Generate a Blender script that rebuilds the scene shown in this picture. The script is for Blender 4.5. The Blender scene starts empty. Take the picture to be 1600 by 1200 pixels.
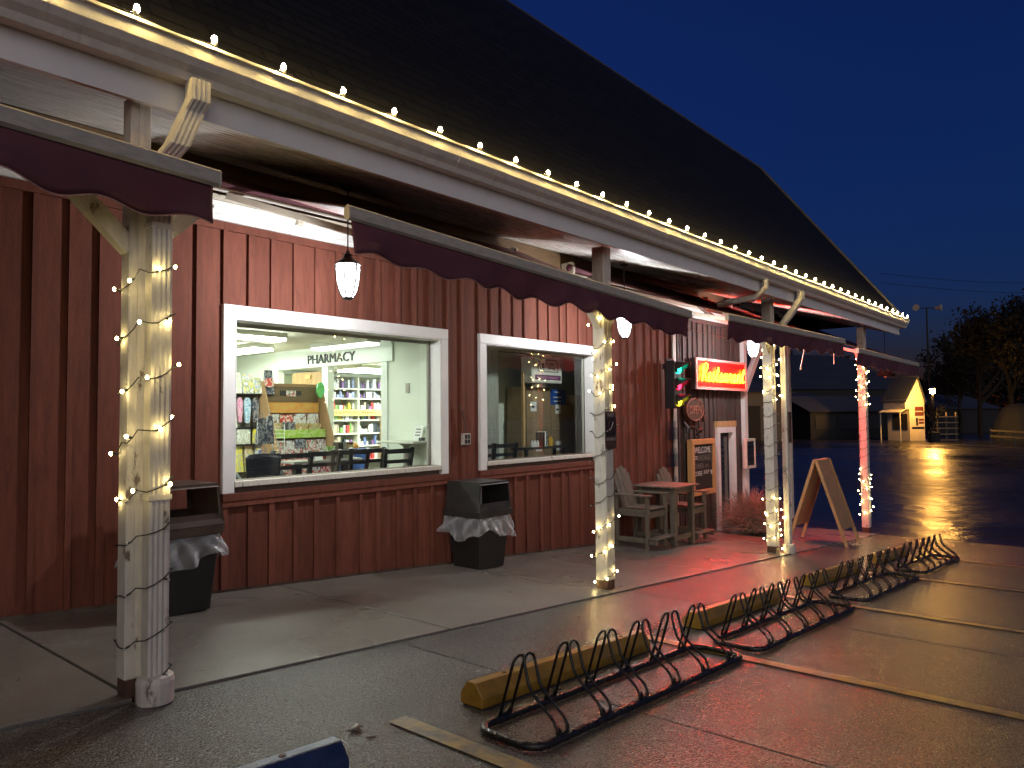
import bpy, bmesh, math, random
from mathutils import Vector, Matrix

rnd = random.Random(11)
scene = bpy.context.scene
col = scene.collection

# ------------------------------------------------------------------ camera
# Measured frame: X runs along the shop front, O is the distance out from the wall, Z is height
# relative to the eye.  Blender's y is -O.
YAW, PITCH, ROLL = math.radians(40.375), math.radians(2.441), math.radians(-0.525)
cam_d = bpy.data.cameras.new("camera")
cam = bpy.data.objects.new("camera", cam_d)
col.objects.link(cam)
cam_d.sensor_width = 36.0
cam_d.lens = 1155 / 1600 * 36.0
cam_d.clip_start = 0.05
cam_d.clip_end = 2000
_f = Vector((math.cos(YAW) * math.cos(PITCH), math.sin(YAW) * math.cos(PITCH), math.sin(PITCH)))
_r = Vector((math.sin(YAW), -math.cos(YAW), 0))
_u = _r.cross(_f)
_r2 = _r * math.cos(ROLL) + _u * math.sin(ROLL)
_u2 = _u * math.cos(ROLL) - _r * math.sin(ROLL)
cm = Matrix(((_r2.x, _u2.x, -_f.x, 0), (_r2.y, _u2.y, -_f.y, -6.0), (_r2.z, _u2.z, -_f.z, 0), (0, 0, 0, 1)))
cam.matrix_world = cm
scene.camera = cam

# ------------------------------------------------------------------ world, exposure
world = bpy.data.worlds.new("World")
scene.world = world
world.use_nodes = True
wn = world.node_tree.nodes
wl = world.node_tree.links
wn.clear()
w_out = wn.new("ShaderNodeOutputWorld")
w_bg = wn.new("ShaderNodeBackground")
w_sky = wn.new("ShaderNodeTexSky")
w_sky.sky_type = 'NISHITA'
w_sky.sun_disc = False
w_sky.sun_elevation = math.radians(-0.6)
w_sky.sun_rotation = math.radians(185)
w_sky.altitude = 0
w_sky.air_density = 1.0
w_sky.dust_density = 0.3
w_sky.ozone_density = 6.0
w_bg.inputs[1].default_value = 0.115
wl.new(w_sky.outputs[0], w_bg.inputs[0])
wl.new(w_bg.outputs[0], w_out.inputs[0])
scene.view_settings.view_transform = 'Standard'
scene.view_settings.look = 'None'
scene.view_settings.exposure = 1.5
scene.view_settings.gamma = 1.0
scene.view_settings.use_curve_mapping = False
scene.render.engine = 'CYCLES'
scene.cycles.use_denoising = True
scene.cycles.use_light_tree = True
scene.cycles.max_bounces = 7
scene.cycles.diffuse_bounces = 4
scene.cycles.glossy_bounces = 4
scene.cycles.transmission_bounces = 6
scene.cycles.transparent_max_bounces = 12
scene.cycles.sample_clamp_indirect = 4.0
scene.cycles.caustics_reflective = False
scene.cycles.caustics_refractive = False

# weak, very soft fill added from behind the camera for fascia, posts and paving
fill_sun_d = bpy.data.lights.new("fill_sun", 'SUN')
fill_sun_d.energy = 0.25
fill_sun_d.angle = math.radians(50)
fill_sun_d.color = (1.0, 0.86, 0.66)
fill_sun = bpy.data.objects.new("fill_sun", fill_sun_d)
fill_sun.rotation_euler = Vector((0.55, 0.76, -0.34)).to_track_quat('-Z', 'Y').to_euler()
col.objects.link(fill_sun)

# strengths of the real lamps
LANTERN = 2.0            # glow of the frosted globe
LANTERN_W = 46.0         # watts of the bulb inside
GUTTER_BULB = 240.0
MINI_BULB = 46.0
TUBE = 16.0
NEON = 160.0
STREET = 430.0


# ------------------------------------------------------------------ materials
def _nodes(name):
    m = bpy.data.materials.new(name)
    m.use_nodes = True
    nt = m.node_tree
    nt.nodes.clear()
    out = nt.nodes.new("ShaderNodeOutputMaterial")
    return m, nt, out


def rgba(c):
    return (c[0], c[1], c[2], 1.0)


def M(name, c, rough=0.6, var=0.15, scale=6.0, stretch=(1, 1, 1), bump=0.0, bscale=80.0, metal=0.0,
      c2=None, thr=(0.45, 0.7), scale2=3.0, stretch2=(1, 1, 1), rv=0.08, spec=0.5, coat=0.0, trans=0.0, island=0.0):
    """painted / natural surface: base colour with noise variation, optional second colour in patches, relief"""
    m, nt, out = _nodes(name)
    N, L = nt.nodes, nt.links
    b = N.new("ShaderNodeBsdfPrincipled")
    L.new(b.outputs[0], out.inputs[0])
    g = N.new("ShaderNodeNewGeometry")
    mp = N.new("ShaderNodeMapping")
    mp.inputs['Scale'].default_value = stretch
    L.new(g.outputs['Position'], mp.inputs[0])
    n1 = N.new("ShaderNodeTexNoise")
    n1.inputs['Scale'].default_value = scale
    n1.inputs['Detail'].default_value = 6
    n1.inputs['Roughness'].default_value = 0.62
    L.new(mp.outputs[0], n1.inputs[0])
    r1 = N.new("ShaderNodeValToRGB")
    r1.color_ramp.elements[0].position = 0.3
    r1.color_ramp.elements[1].position = 0.7
    r1.color_ramp.elements[0].color = rgba([x * (1 - var) for x in c])
    r1.color_ramp.elements[1].color = rgba([min(1, x * (1 + var)) for x in c])
    L.new(n1.outputs['Fac'], r1.inputs[0])
    colsock = r1.outputs[0]
    if island:
        hv = N.new("ShaderNodeHueSaturation")
        mr = N.new("ShaderNodeMapRange")
        mr.inputs[3].default_value = 1 - island
        mr.inputs[4].default_value = 1 + island
        oi = N.new("ShaderNodeObjectInfo")
        L.new(oi.outputs['Random'], mr.inputs[0])
        L.new(mr.outputs[0], hv.inputs['Value'])
        L.new(colsock, hv.inputs['Color'])
        colsock = hv.outputs[0]
    if c2 is not None:
        mp2 = N.new("ShaderNodeMapping")
        mp2.inputs['Scale'].default_value = stretch2
        L.new(g.outputs['Position'], mp2.inputs[0])
        n2 = N.new("ShaderNodeTexNoise")
        n2.inputs['Scale'].default_value = scale2
        n2.inputs['Detail'].default_value = 8
        n2.inputs['Roughness'].default_value = 0.68
        L.new(mp2.outputs[0], n2.inputs[0])
        r2 = N.new("ShaderNodeMapRange")
        r2.inputs[1].default_value = thr[0]
        r2.inputs[2].default_value = thr[1]
        L.new(n2.outputs['Fac'], r2.inputs[0])
        mx = N.new("ShaderNodeMix")
        mx.data_type = 'RGBA'
        L.new(r2.outputs[0], mx.inputs[0])
        L.new(colsock, mx.inputs[6])
        mx.inputs[7].default_value = rgba(c2)
        colsock = mx.outputs[2]
    L.new(colsock, b.inputs['Base Color'])
    rr = N.new("ShaderNodeMapRange")
    rr.inputs[1].default_value = 0.3
    rr.inputs[2].default_value = 0.7
    rr.inputs[3].default_value = max(0.02, rough - rv)
    rr.inputs[4].default_value = min(1, rough + rv)
    L.new(n1.outputs['Fac'], rr.inputs[0])
    L.new(rr.outputs[0], b.inputs['Roughness'])
    b.inputs['Metallic'].default_value = metal
    b.inputs['Specular IOR Level'].default_value = spec
    b.inputs['Coat Weight'].default_value = coat
    if trans:
        b.inputs['Transmission Weight'].default_value = trans
    if bump:
        n3 = N.new("ShaderNodeTexNoise")
        n3.inputs['Scale'].default_value = bscale
        n3.inputs['Detail'].default_value = 3
        L.new(mp.outputs[0], n3.inputs[0])
        bp = N.new("ShaderNodeBump")
        bp.inputs['Strength'].default_value = bump
        bp.inputs['Distance'].default_value = 0.01
        L.new(n3.outputs['Fac'], bp.inputs['Height'])
        L.new(bp.outputs[0], b.inputs['Normal'])
    return m


def EM(name, c, s, base=None):
    m, nt, out = _nodes(name)
    e = nt.nodes.new("ShaderNodeEmission")
    e.inputs[0].default_value = rgba(c)
    e.inputs[1].default_value = s
    nt.links.new(e.outputs[0], out.inputs[0])
    return m


def glass_mat(name, tint=(1, 1, 1), rough=0.0):
    m, nt, out = _nodes(name)
    N, L = nt.nodes, nt.links
    t = N.new("ShaderNodeBsdfTransparent")
    t.inputs[0].default_value = rgba(tint)
    gl = N.new("ShaderNodeBsdfGlossy")
    gl.inputs['Roughness'].default_value = rough
    lw = N.new("ShaderNodeLayerWeight")
    lw.inputs[0].default_value = 0.5
    pw = N.new("ShaderNodeMath")
    pw.operation = 'POWER'
    pw.inputs[1].default_value = 5.0
    L.new(lw.outputs['Facing'], pw.inputs[0])
    fr = N.new("ShaderNodeMapRange")
    fr.inputs[3].default_value = 0.045
    fr.inputs[4].default_value = 1.0
    L.new(pw.outputs[0], fr.inputs[0])
    mx = N.new("ShaderNodeMixShader")
    L.new(fr.outputs[0], mx.inputs[0])
    L.new(t.outputs[0], mx.inputs[1])
    L.new(gl.outputs[0], mx.inputs[2])
    L.new(mx.outputs[0], out.inputs[0])
    return m


def bag_mat(name):
    m, nt, out = _nodes(name)
    N, L = nt.nodes, nt.links
    t = N.new("ShaderNodeBsdfTransparent")
    t.inputs[0].default_value = (0.95, 0.96, 0.97, 1)
    p = N.new("ShaderNodeBsdfPrincipled")
    p.inputs['Base Color'].default_value = (0.7, 0.72, 0.75, 1)
    p.inputs['Roughness'].default_value = 0.22
    lw = N.new("ShaderNodeLayerWeight")
    lw.inputs[0].default_value = 0.45
    r = N.new("ShaderNodeMapRange")
    r.inputs[3].default_value = 0.16
    r.inputs[4].default_value = 0.85
    L.new(lw.outputs['Facing'], r.inputs[0])
    mx = N.new("ShaderNodeMixShader")
    L.new(r.outputs[0], mx.inputs[0])
    L.new(t.outputs[0], mx.inputs[1])
    L.new(p.outputs[0], mx.inputs[2])
    L.new(mx.outputs[0], out.inputs[0])
    return m


def islands_mat(name, cols, rough=0.45):
    """each small piece of the mesh takes one of the listed colours"""
    m, nt, out = _nodes(name)
    N, L = nt.nodes, nt.links
    b = N.new("ShaderNodeBsdfPrincipled")
    b.inputs['Roughness'].default_value = rough
    g = N.new("ShaderNodeNewGeometry")
    r = N.new("ShaderNodeValToRGB")
    r.color_ramp.interpolation = 'CONSTANT'
    els = r.color_ramp.elements
    while len(els) < len(cols):
        els.new(len(els) / len(cols))
    for i, c in enumerate(cols):
        els[i].position = i / len(cols)
        els[i].color = rgba(c)
    L.new(g.outputs['Random Per Island'], r.inputs[0])
    # printed mottling
    n = N.new("ShaderNodeTexNoise")
    n.inputs['Scale'].default_value = 45
    n.inputs['Detail'].default_value = 2
    L.new(g.outputs['Position'], n.inputs[0])
    h = N.new("ShaderNodeMapRange")
    h.inputs[1].default_value = 0.35
    h.inputs[2].default_value = 0.65
    h.inputs[3].default_value = 0.6
    h.inputs[4].default_value = 1.25
    L.new(n.outputs['Fac'], h.inputs[0])
    mx = N.new("ShaderNodeVectorMath")
    mx.operation = 'SCALE'
    L.new(r.outputs[0], mx.inputs[0])
    L.new(h.outputs[0], mx.inputs['Scale'])
    L.new(mx.outputs[0], b.inputs['Base Color'])
    L.new(b.outputs[0], out.inputs[0])
    return m


def print_mat(name, cols, scale=14, rough=0.5, stretch=(1, 1, 1)):
    """printed paper: patches of the listed colours"""
    m, nt, out = _nodes(name)
    N, L = nt.nodes, nt.links
    b = N.new("ShaderNodeBsdfPrincipled")
    b.inputs['Roughness'].default_value = rough
    g = N.new("ShaderNodeNewGeometry")
    mp = N.new("ShaderNodeMapping")
    mp.inputs['Scale'].default_value = stretch
    L.new(g.outputs['Position'], mp.inputs[0])
    v = N.new("ShaderNodeTexNoise")
    v.inputs['Scale'].default_value = scale
    v.inputs['Detail'].default_value = 3
    L.new(mp.outputs[0], v.inputs[0])
    mr = N.new("ShaderNodeMapRange")
    mr.inputs[1].default_value = 0.3
    mr.inputs[2].default_value = 0.7
    L.new(v.outputs['Fac'], mr.inputs[0])
    r = N.new("ShaderNodeValToRGB")
    r.color_ramp.interpolation = 'CONSTANT'
    els = r.color_ramp.elements
    while len(els) < len(cols):
        els.new(len(els) / len(cols))
    for i, c in enumerate(cols):
        els[i].position = i / len(cols)
        els[i].color = rgba(c)
    L.new(mr.outputs[0], r.inputs[0])
    L.new(r.outputs[0], b.inputs['Base Color'])
    L.new(b.outputs[0], out.inputs[0])
    return m


def wet_mat(name, c, c2, rough_lo, rough_hi, big=0.6, grain=120, gb=0.35, wave=0.0, agg=0.25):
    """wet paving: mottled colour, damp patches with lower roughness, sandy relief"""
    m, nt, out = _nodes(name)
    N, L = nt.nodes, nt.links
    b = N.new("ShaderNodeBsdfPrincipled")
    L.new(b.outputs[0], out.inputs[0])
    g = N.new("ShaderNodeNewGeometry")
    n1 = N.new("ShaderNodeTexNoise")
    n1.inputs['Scale'].default_value = big
    n1.inputs['Detail'].default_value = 9
    n1.inputs['Roughness'].default_value = 0.66
    n1.inputs['Distortion'].default_value = 0.4
    L.new(g.outputs['Position'], n1.inputs[0])
    r1 = N.new("ShaderNodeValToRGB")
    r1.color_ramp.elements[0].position = 0.28
    r1.color_ramp.elements[1].position = 0.72
    r1.color_ramp.elements[0].color = rgba(c2)
    r1.color_ramp.elements[1].color = rgba(c)
    L.new(n1.outputs['Fac'], r1.inputs[0])
    n2 = N.new("ShaderNodeTexNoise")
    n2.inputs['Scale'].default_value = grain
    n2.inputs['Detail'].default_value = 2
    L.new(g.outputs['Position'], n2.inputs[0])
    gr = N.new("ShaderNodeMapRange")
    gr.inputs[1].default_value = 0.3
    gr.inputs[2].default_value = 0.7
    gr.inputs[3].default_value = 1 - agg
    gr.inputs[4].default_value = 1 + agg
    L.new(n2.outputs['Fac'], gr.inputs[0])
    sc = N.new("ShaderNodeVectorMath")
    sc.operation = 'SCALE'
    L.new(r1.outputs[0], sc.inputs[0])
    L.new(gr.outputs[0], sc.inputs['Scale'])
    L.new(sc.outputs[0], b.inputs['Base Color'])
    rr = N.new("ShaderNodeMapRange")
    rr.inputs[1].default_value = 0.3
    rr.inputs[2].default_value = 0.7
    rr.inputs[3].default_value = rough_lo
    rr.inputs[4].default_value = rough_hi
    n4 = N.new("ShaderNodeTexNoise")
    n4.inputs['Scale'].default_value = big * 1.7
    n4.inputs['Detail'].default_value = 2
    L.new(g.outputs['Position'], n4.inputs[0])
    L.new(n4.outputs['Fac'], rr.inputs[0])
    L.new(rr.outputs[0], b.inputs['Roughness'])
    bp = N.new("ShaderNodeBump")
    bp.inputs['Strength'].default_value = gb
    bp.inputs['Distance'].default_value = 0.008
    L.new(n2.outputs['Fac'], bp.inputs['Height'])
    last = bp
    if wave:
        n3 = N.new("ShaderNodeTexNoise")
        n3.inputs['Scale'].default_value = 1.8
        n3.inputs['Detail'].default_value = 4
        L.new(g.outputs['Position'], n3.inputs[0])
        b2 = N.new("ShaderNodeBump")
        b2.inputs['Strength'].default_value = wave
        b2.inputs['Distance'].default_value = 0.09
        L.new(n3.outputs['Fac'], b2.inputs['Height'])
        L.new(bp.outputs[0], b2.inputs['Normal'])
        last = b2
    L.new(last.outputs[0], b.inputs['Normal'])
    return m


MT = {}
MT['red'] = M('red_barn_paint', (0.168, 0.056, 0.037), 0.72, 0.22, 5, (6, 6, 0.7), 0.35, 60, spec=0.2, c2=(0.07, 0.026, 0.02), thr=(0.56, 0.85), scale2=2.0, stretch2=(3, 3, 0.8), island=0.14)
MT['brown'] = M('brown_grey_paint', (0.085, 0.064, 0.058), 0.6, 0.2, 5, (6, 6, 0.7), 0.3, 60, spec=0.25, island=0.12)
MT['white'] = M('white_trim_paint', (0.78, 0.78, 0.76), 0.45, 0.06, 4, (1, 1, 1), 0.08, 90, c2=(0.5, 0.47, 0.4), thr=(0.62, 0.9), scale2=3)
MT['oldwhite'] = M('peeling_white_paint', (0.62, 0.59, 0.52), 0.55, 0.12, 9, (4, 4, 1), 0.3, 70, c2=(0.16, 0.12, 0.09), thr=(0.60, 0.66), scale2=5, stretch2=(2.5, 2.5, 1))
MT['gutter'] = M('weathered_white_gutter', (0.68, 0.65, 0.58), 0.42, 0.12, 6, (2.5, 3, 3), 0.1, 50, c2=(0.36, 0.30, 0.22), thr=(0.6, 0.85), scale2=6, stretch2=(5, 1, 0.6))
MT['soffit'] = M('soffit_paint', (0.78, 0.76, 0.71), 0.27, 0.16, 7, (0.7, 6, 6), 0.2, 60, c2=(0.12, 0.10, 0.09), thr=(0.63, 0.68), scale2=2.2, stretch2=(0.8, 3, 3), island=0.1)
MT['brownboard'] = M('raw_brown_board', (0.17, 0.10, 0.05), 0.6, 0.25, 8, (0.6, 5, 5), 0.2, 60)
MT['metalwhite'] = M('cream_enamel', (0.55, 0.50, 0.40), 0.4, 0.1, 10)
MT['alu'] = M('grey_aluminium', (0.40, 0.375, 0.33), 0.5, 0.16, 14, (1, 4, 4), 0.05, 90, spec=0.3)
MT['fabric'] = M('burgundy_awning_fabric', (0.20, 0.075, 0.06), 0.7, 0.22, 9, (4, 0.25, 0.25), 0.2, 260, c2=(0.12, 0.05, 0.045), thr=(0.5, 0.6), scale2=2.2, stretch2=(4, 0.1, 0.1))
MT['valance'] = M('dark_burgundy_valance', (0.11, 0.034, 0.046), 0.75, 0.2, 5, (1, 1, 1), 0.2, 260)
MT['piping'] = M('pale_pink_piping', (0.35, 0.2, 0.18), 0.7)
MT['black'] = M('black_plastic', (0.014, 0.013, 0.013), 0.42, 0.2, 12, bump=0.05, bscale=160)
MT['blackpaint'] = M('wet_black_enamel', (0.010, 0.010, 0.010), 0.30, 0.2, 30, bump=0.3, bscale=260, coat=0.25, rv=0.12, spec=0.35)
MT['binbrown'] = M('dull_brown_plastic', (0.075, 0.050, 0.036), 0.45, 0.2, 9)
MT['bingrey'] = M('charcoal_plastic', (0.035, 0.034, 0.033), 0.42, 0.2, 9)
MT['bindark'] = M('dark_bin_body', (0.017, 0.015, 0.014), 0.5, 0.2, 9)
MT['bag'] = bag_mat('clear_bin_liner')
MT['glass'] = glass_mat('window_glass', (0.96, 0.99, 0.97))
MT['clear'] = glass_mat('clear_acrylic', (0.9, 0.92, 0.93), 0.08)
def shingle_mat(name):
    m, nt, out = _nodes(name)
    N, L = nt.nodes, nt.links
    b_ = N.new("ShaderNodeBsdfPrincipled")
    L.new(b_.outputs[0], out.inputs[0])
    b_.inputs['Roughness'].default_value = 0.75
    b_.inputs['Specular IOR Level'].default_value = 0.2
    g = N.new("ShaderNodeNewGeometry")
    sx = N.new("ShaderNodeSeparateXYZ")
    L.new(g.outputs['Position'], sx.inputs[0])
    cx = N.new("ShaderNodeCombineXYZ")
    L.new(sx.outputs[0], cx.inputs[0])
    L.new(sx.outputs[2], cx.inputs[1])
    br = N.new("ShaderNodeTexBrick")
    br.inputs['Scale'].default_value = 1.0
    br.inputs['Brick Width'].default_value = 0.33
    br.inputs['Row Height'].default_value = 0.11
    br.inputs['Mortar Size'].default_value = 0.012
    br.inputs['Color1'].default_value = (0.010, 0.010, 0.0095, 1)
    br.inputs['Color2'].default_value = (0.005, 0.005, 0.005, 1)
    br.inputs['Mortar'].default_value = (0.002, 0.002, 0.002, 1)
    L.new(cx.outputs[0], br.inputs[0])
    L.new(br.outputs['Color'], b_.inputs['Base Color'])
    bp = N.new("ShaderNodeBump")
    bp.inputs['Strength'].default_value = 0.7
    bp.inputs['Distance'].default_value = 0.012
    bp.invert = True
    L.new(br.outputs['Fac'], bp.inputs['Height'])
    L.new(bp.outputs[0], b_.inputs['Normal'])
    return m


MT['shingle'] = shingle_mat('dark_roof_shingle')
MT['shingle2'] = M('roof_edge_metal', (0.12, 0.11, 0.10), 0.5, 0.2, 8)
MT['yellow'] = M('wet_yellow_paint', (0.30, 0.17, 0.02), 0.4, 0.25, 14, (1, 1, 1), 0.3, 120, c2=(0.16, 0.11, 0.05), thr=(0.52, 0.7), scale2=4)
MT['stripe'] = M('worn_yellow_marking', (0.30, 0.21, 0.040), 0.35, 0.3, 16, (1, 1, 1), 0.5, 130, c2=(0.09, 0.08, 0.065), thr=(0.44, 0.62), scale2=7)
MT['blue'] = M('wet_blue_paint', (0.018, 0.035, 0.10), 0.35, 0.3, 12, (1, 1, 1), 0.35, 120, c2=(0.3, 0.33, 0.36), thr=(0.66, 0.75), scale2=8)
MT['greywood'] = M('weathered_grey_wood', (0.125, 0.108, 0.083), 0.65, 0.3, 6, (5, 5, 1), 0.3, 60, island=0.1)
MT['ply'] = M('varnished_plywood', (0.42, 0.26, 0.12), 0.5, 0.25, 4, (6, 6, 0.8), 0.1, 60)
MT['pine'] = M('pale_pine', (0.55, 0.36, 0.17), 0.5, 0.18, 5, (5, 5, 0.8), 0.1, 60)
MT['frameoak'] = M('orange_oak_frame', (0.52, 0.29, 0.11), 0.45, 0.18, 5, (4, 4, 0.8), 0.1, 60)
MT['slate'] = M('chalkboard_slate', (0.022, 0.020, 0.019), 0.6, 0.5, 5)
MT['chalk'] = M('white_chalk', (0.6, 0.58, 0.55), 0.9, 0.3, 40)
MT['chalkfaint'] = M('faint_chalk', (0.17, 0.15, 0.13), 0.9, 0.3, 40)
MT['wire'] = M('dark_green_wire', (0.012, 0.016, 0.012), 0.5)
MT['offbulb'] = M('unlit_clear_bulb', (0.45, 0.43, 0.38), 0.25)
MT['minibulb'] = EM('lit_warm_mini_bulb', (1.0, 0.76, 0.30), MINI_BULB)
MT['gutterbulb'] = EM('lit_warm_bulb', (1.0, 0.70, 0.24), GUTTER_BULB)
def globe_mat(name, c, s_):
    m, nt, out = _nodes(name)
    e = nt.nodes.new("ShaderNodeEmission")
    e.inputs[0].default_value = rgba(c)
    e.inputs[1].default_value = s_
    t = nt.nodes.new("ShaderNodeBsdfTransparent")
    t.inputs[0].default_value = (0.85, 0.85, 0.85, 1)
    a = nt.nodes.new("ShaderNodeAddShader")
    nt.links.new(e.outputs[0], a.inputs[0])
    nt.links.new(t.outputs[0], a.inputs[1])
    nt.links.new(a.outputs[0], out.inputs[0])
    return m


MT['lantern'] = globe_mat('lit_lantern_glass', (0.96, 0.98, 1.0), LANTERN)
MT['tubedim'] = EM('dimmer_fluorescent_diffuser', (0.95, 1.0, 0.90), 2.0)
MT['tube'] = EM('fluorescent_diffuser', (0.95, 1.0, 0.90), TUBE)
MT['neon'] = EM('red_neon_tube', (1.0, 0.022, 0.0006), NEON)
MT['street'] = EM('sodium_lamp', (1.0, 0.47, 0.09), STREET)
MT['siggreen'] = EM('green_signal_lens', (0.02, 0.9, 0.5), 3.2)
MT['sigred'] = EM('red_signal_lens', (1.0, 0.02, 0.06), 3.2)
MT['sigyellow'] = EM('yellow_signal_lens', (1.0, 0.75, 0.02), 3.2)
MT['redpanel'] = M('red_sign_panel', (0.60, 0.02, 0.025), 0.35, 0.1, 6)
MT['redframe'] = M('pale_sign_frame', (0.65, 0.45, 0.42), 0.4, 0.1, 6)
MT['darkframe'] = M('dark_metal_can', (0.04, 0.03, 0.03), 0.5)
MT['rust'] = M('rusty_iron', (0.09, 0.045, 0.03), 0.7, 0.4, 20)
MT['openneon'] = M('unlit_neon_tube', (0.38, 0.16, 0.11), 0.3)
MT['signblack'] = M('black_sign_enamel', (0.02, 0.02, 0.02), 0.45)
MT['silver'] = M('silver_print', (0.4, 0.4, 0.4), 0.5)
MT['twig'] = M('dry_twig', (0.25, 0.21, 0.165), 0.8, 0.3, 20)
MT['pot'] = M('dark_pot', (0.03, 0.025, 0.025), 0.6)
MT['concrete'] = wet_mat('damp_concrete', (0.245, 0.233, 0.206), (0.125, 0.114, 0.096), 0.20, 0.40, 0.55, 150, 0.35, agg=0.3)
MT['apron'] = wet_mat('wet_brushed_concrete', (0.125, 0.121, 0.110), (0.080, 0.075, 0.066), 0.13, 0.22, 0.5, 100, 1.0, agg=0.6)
MT['asphalt'] = wet_mat('wet_asphalt', (0.022, 0.021, 0.022), (0.012, 0.012, 0.013), 0.15, 0.42, 0.12, 60, 0.2, wave=0.45, agg=0.3)
MT['joint'] = M('joint_sand', (0.02, 0.018, 0.015), 0.8)
MT['leaf'] = M('wet_brown_leaf', (0.10, 0.035, 0.015), 0.4)
MT['intwall'] = M('pale_green_wall_paint', (0.72, 0.78, 0.68), 0.6, 0.03, 2)
MT['intwhite'] = M('white_interior_paint', (0.74, 0.80, 0.74), 0.5, 0.03, 2)
MT['ceiling'] = M('cream_ceiling', (0.62, 0.62, 0.50), 0.8, 0.05, 3)
MT['intfloor'] = M('tan_floor_tile', (0.35, 0.31, 0.25), 0.4, 0.1, 3)
MT['letter'] = M('dark_letter', (0.02, 0.02, 0.02), 0.5)
MT['cardboard'] = M('brown_cardboard', (0.34, 0.21, 0.10), 0.75, 0.1, 8)
MT['cardboard2'] = M('dull_cardboard', (0.27, 0.19, 0.11), 0.75, 0.12, 8)
MT['kraft'] = M('dark_kraft_card', (0.16, 0.11, 0.055), 0.75, 0.1, 8)
MT['orange'] = print_mat('orange_header_print', [(0.55, 0.25, 0.05), (0.6, 0.28, 0.06), (0.55, 0.33, 0.08), (0.6, 0.28, 0.06)], 9)
MT['greenprint'] = print_mat('lime_header_print', [(0.30, 0.48, 0.05), (0.36, 0.55, 0.08), (0.45, 0.6, 0.2), (0.3, 0.48, 0.05)], 12)
MT['cardA'] = print_mat('winter_card_print', [(0.7, 0.72, 0.7), (0.55, 0.06, 0.05), (0.72, 0.74, 0.7), (0.2, 0.28, 0.2), (0.6, 0.1, 0.08), (0.72, 0.72, 0.7)], 18, stretch=(1, 1, 0.7))
MT['cardB'] = print_mat('autumn_card_print', [(0.6, 0.45, 0.15), (0.65, 0.62, 0.5), (0.5, 0.3, 0.1), (0.35, 0.42, 0.25), (0.66, 0.5, 0.16)], 18, stretch=(1, 1, 0.7))
MT['cardC'] = print_mat('pale_card_print', [(0.68, 0.7, 0.66), (0.5, 0.5, 0.48), (0.7, 0.7, 0.66), (0.25, 0.12, 0.1), (0.7, 0.72, 0.7)], 18, stretch=(1, 1, 0.7))
MT['cardD'] = print_mat('red_card_print', [(0.5, 0.05, 0.04), (0.58, 0.10, 0.07), (0.7, 0.6, 0.5), (0.5, 0.06, 0.05)], 18, stretch=(1, 1, 0.7))
MT['giftmix'] = print_mat('bright_gift_print', [(0.7, 0.3, 0.35), (0.75, 0.7, 0.6), (0.4, 0.5, 0.65), (0.7, 0.62, 0.2), (0.3, 0.35, 0.3), (0.7, 0.72, 0.68)], 15, stretch=(1, 1, 0.7))
MT['giftpale'] = print_mat('pale_gift_print', [(0.66, 0.68, 0.6), (0.5, 0.52, 0.4), (0.7, 0.72, 0.68), (0.35, 0.4, 0.3)], 15, stretch=(1, 1, 0.7))
MT['giftyellow'] = print_mat('yellow_gift_print', [(0.7, 0.62, 0.06), (0.72, 0.66, 0.1), (0.5, 0.5, 0.3), (0.72, 0.64, 0.06)], 15, stretch=(1, 1, 0.7))
MT['giftdark'] = print_mat('dark_gift_print', [(0.06, 0.06, 0.07), (0.25, 0.25, 0.25), (0.05, 0.06, 0.09), (0.4, 0.42, 0.42)], 15, stretch=(1, 1, 0.7))
MT['argyle'] = print_mat('argyle_bag_print', [(0.55, 0.57, 0.75), (0.25, 0.28, 0.48), (0.7, 0.5, 0.3), (0.2, 0.2, 0.28)], 13)
MT['pink'] = print_mat('pink_print', [(0.6, 0.18, 0.32), (0.65, 0.4, 0.5), (0.6, 0.2, 0.35)], 30)
MT['skyblue'] = print_mat('blue_print', [(0.25, 0.45, 0.6), (0.55, 0.65, 0.7), (0.2, 0.35, 0.55)], 30)
MT['products'] = islands_mat('assorted_packets', [(0.66, 0.68, 0.66), (0.7, 0.7, 0.68), (0.5, 0.06, 0.06), (0.62, 0.62, 0.6), (0.15, 0.2, 0.4), (0.7, 0.7, 0.66), (0.2, 0.42, 0.12), (0.68, 0.55, 0.1), (0.68, 0.7, 0.7), (0.25, 0.12, 0.3), (0.45, 0.4, 0.3), (0.05, 0.06, 0.08)])
MT['products2'] = islands_mat('blue_purple_packets', [(0.2, 0.1, 0.3), (0.55, 0.6, 0.68), (0.25, 0.3, 0.5), (0.6, 0.65, 0.68), (0.12, 0.14, 0.2), (0.55, 0.58, 0.62)])
MT['shelfwhite'] = M('cream_shelf', (0.64, 0.66, 0.56), 0.5, 0.05, 4)
MT['shelfback'] = M('grey_shelf_back', (0.30, 0.30, 0.24), 0.6, 0.1, 4)
MT['wooddoor'] = M('golden_wood_door', (0.42, 0.27, 0.11), 0.45, 0.15, 4, (7, 7, 0.7))
MT['signyellow'] = M('yellow_sign_board', (0.62, 0.46, 0.15), 0.5, 0.08, 6)
MT['chairdark'] = M('dark_stained_wood', (0.030, 0.026, 0.021), 0.35, 0.2, 8)
MT['tablegrey'] = M('grey_laminate', (0.38, 0.36, 0.32), 0.4, 0.1, 6)
MT['bluebin'] = M('blue_plastic', (0.03, 0.11, 0.48), 0.4, 0.08, 6)
MT['paper'] = M('white_paper', (0.74, 0.75, 0.73), 0.7, 0.04, 8)
MT['greenleaf'] = M('houseplant_leaf', (0.20, 0.38, 0.08), 0.5, 0.2, 20)
MT['balloon'] = print_mat('green_oval_print', [(0.10, 0.5, 0.10), (0.2, 0.6, 0.18), (0.1, 0.45, 0.1), (0.16, 0.55, 0.3)], 18)
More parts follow.
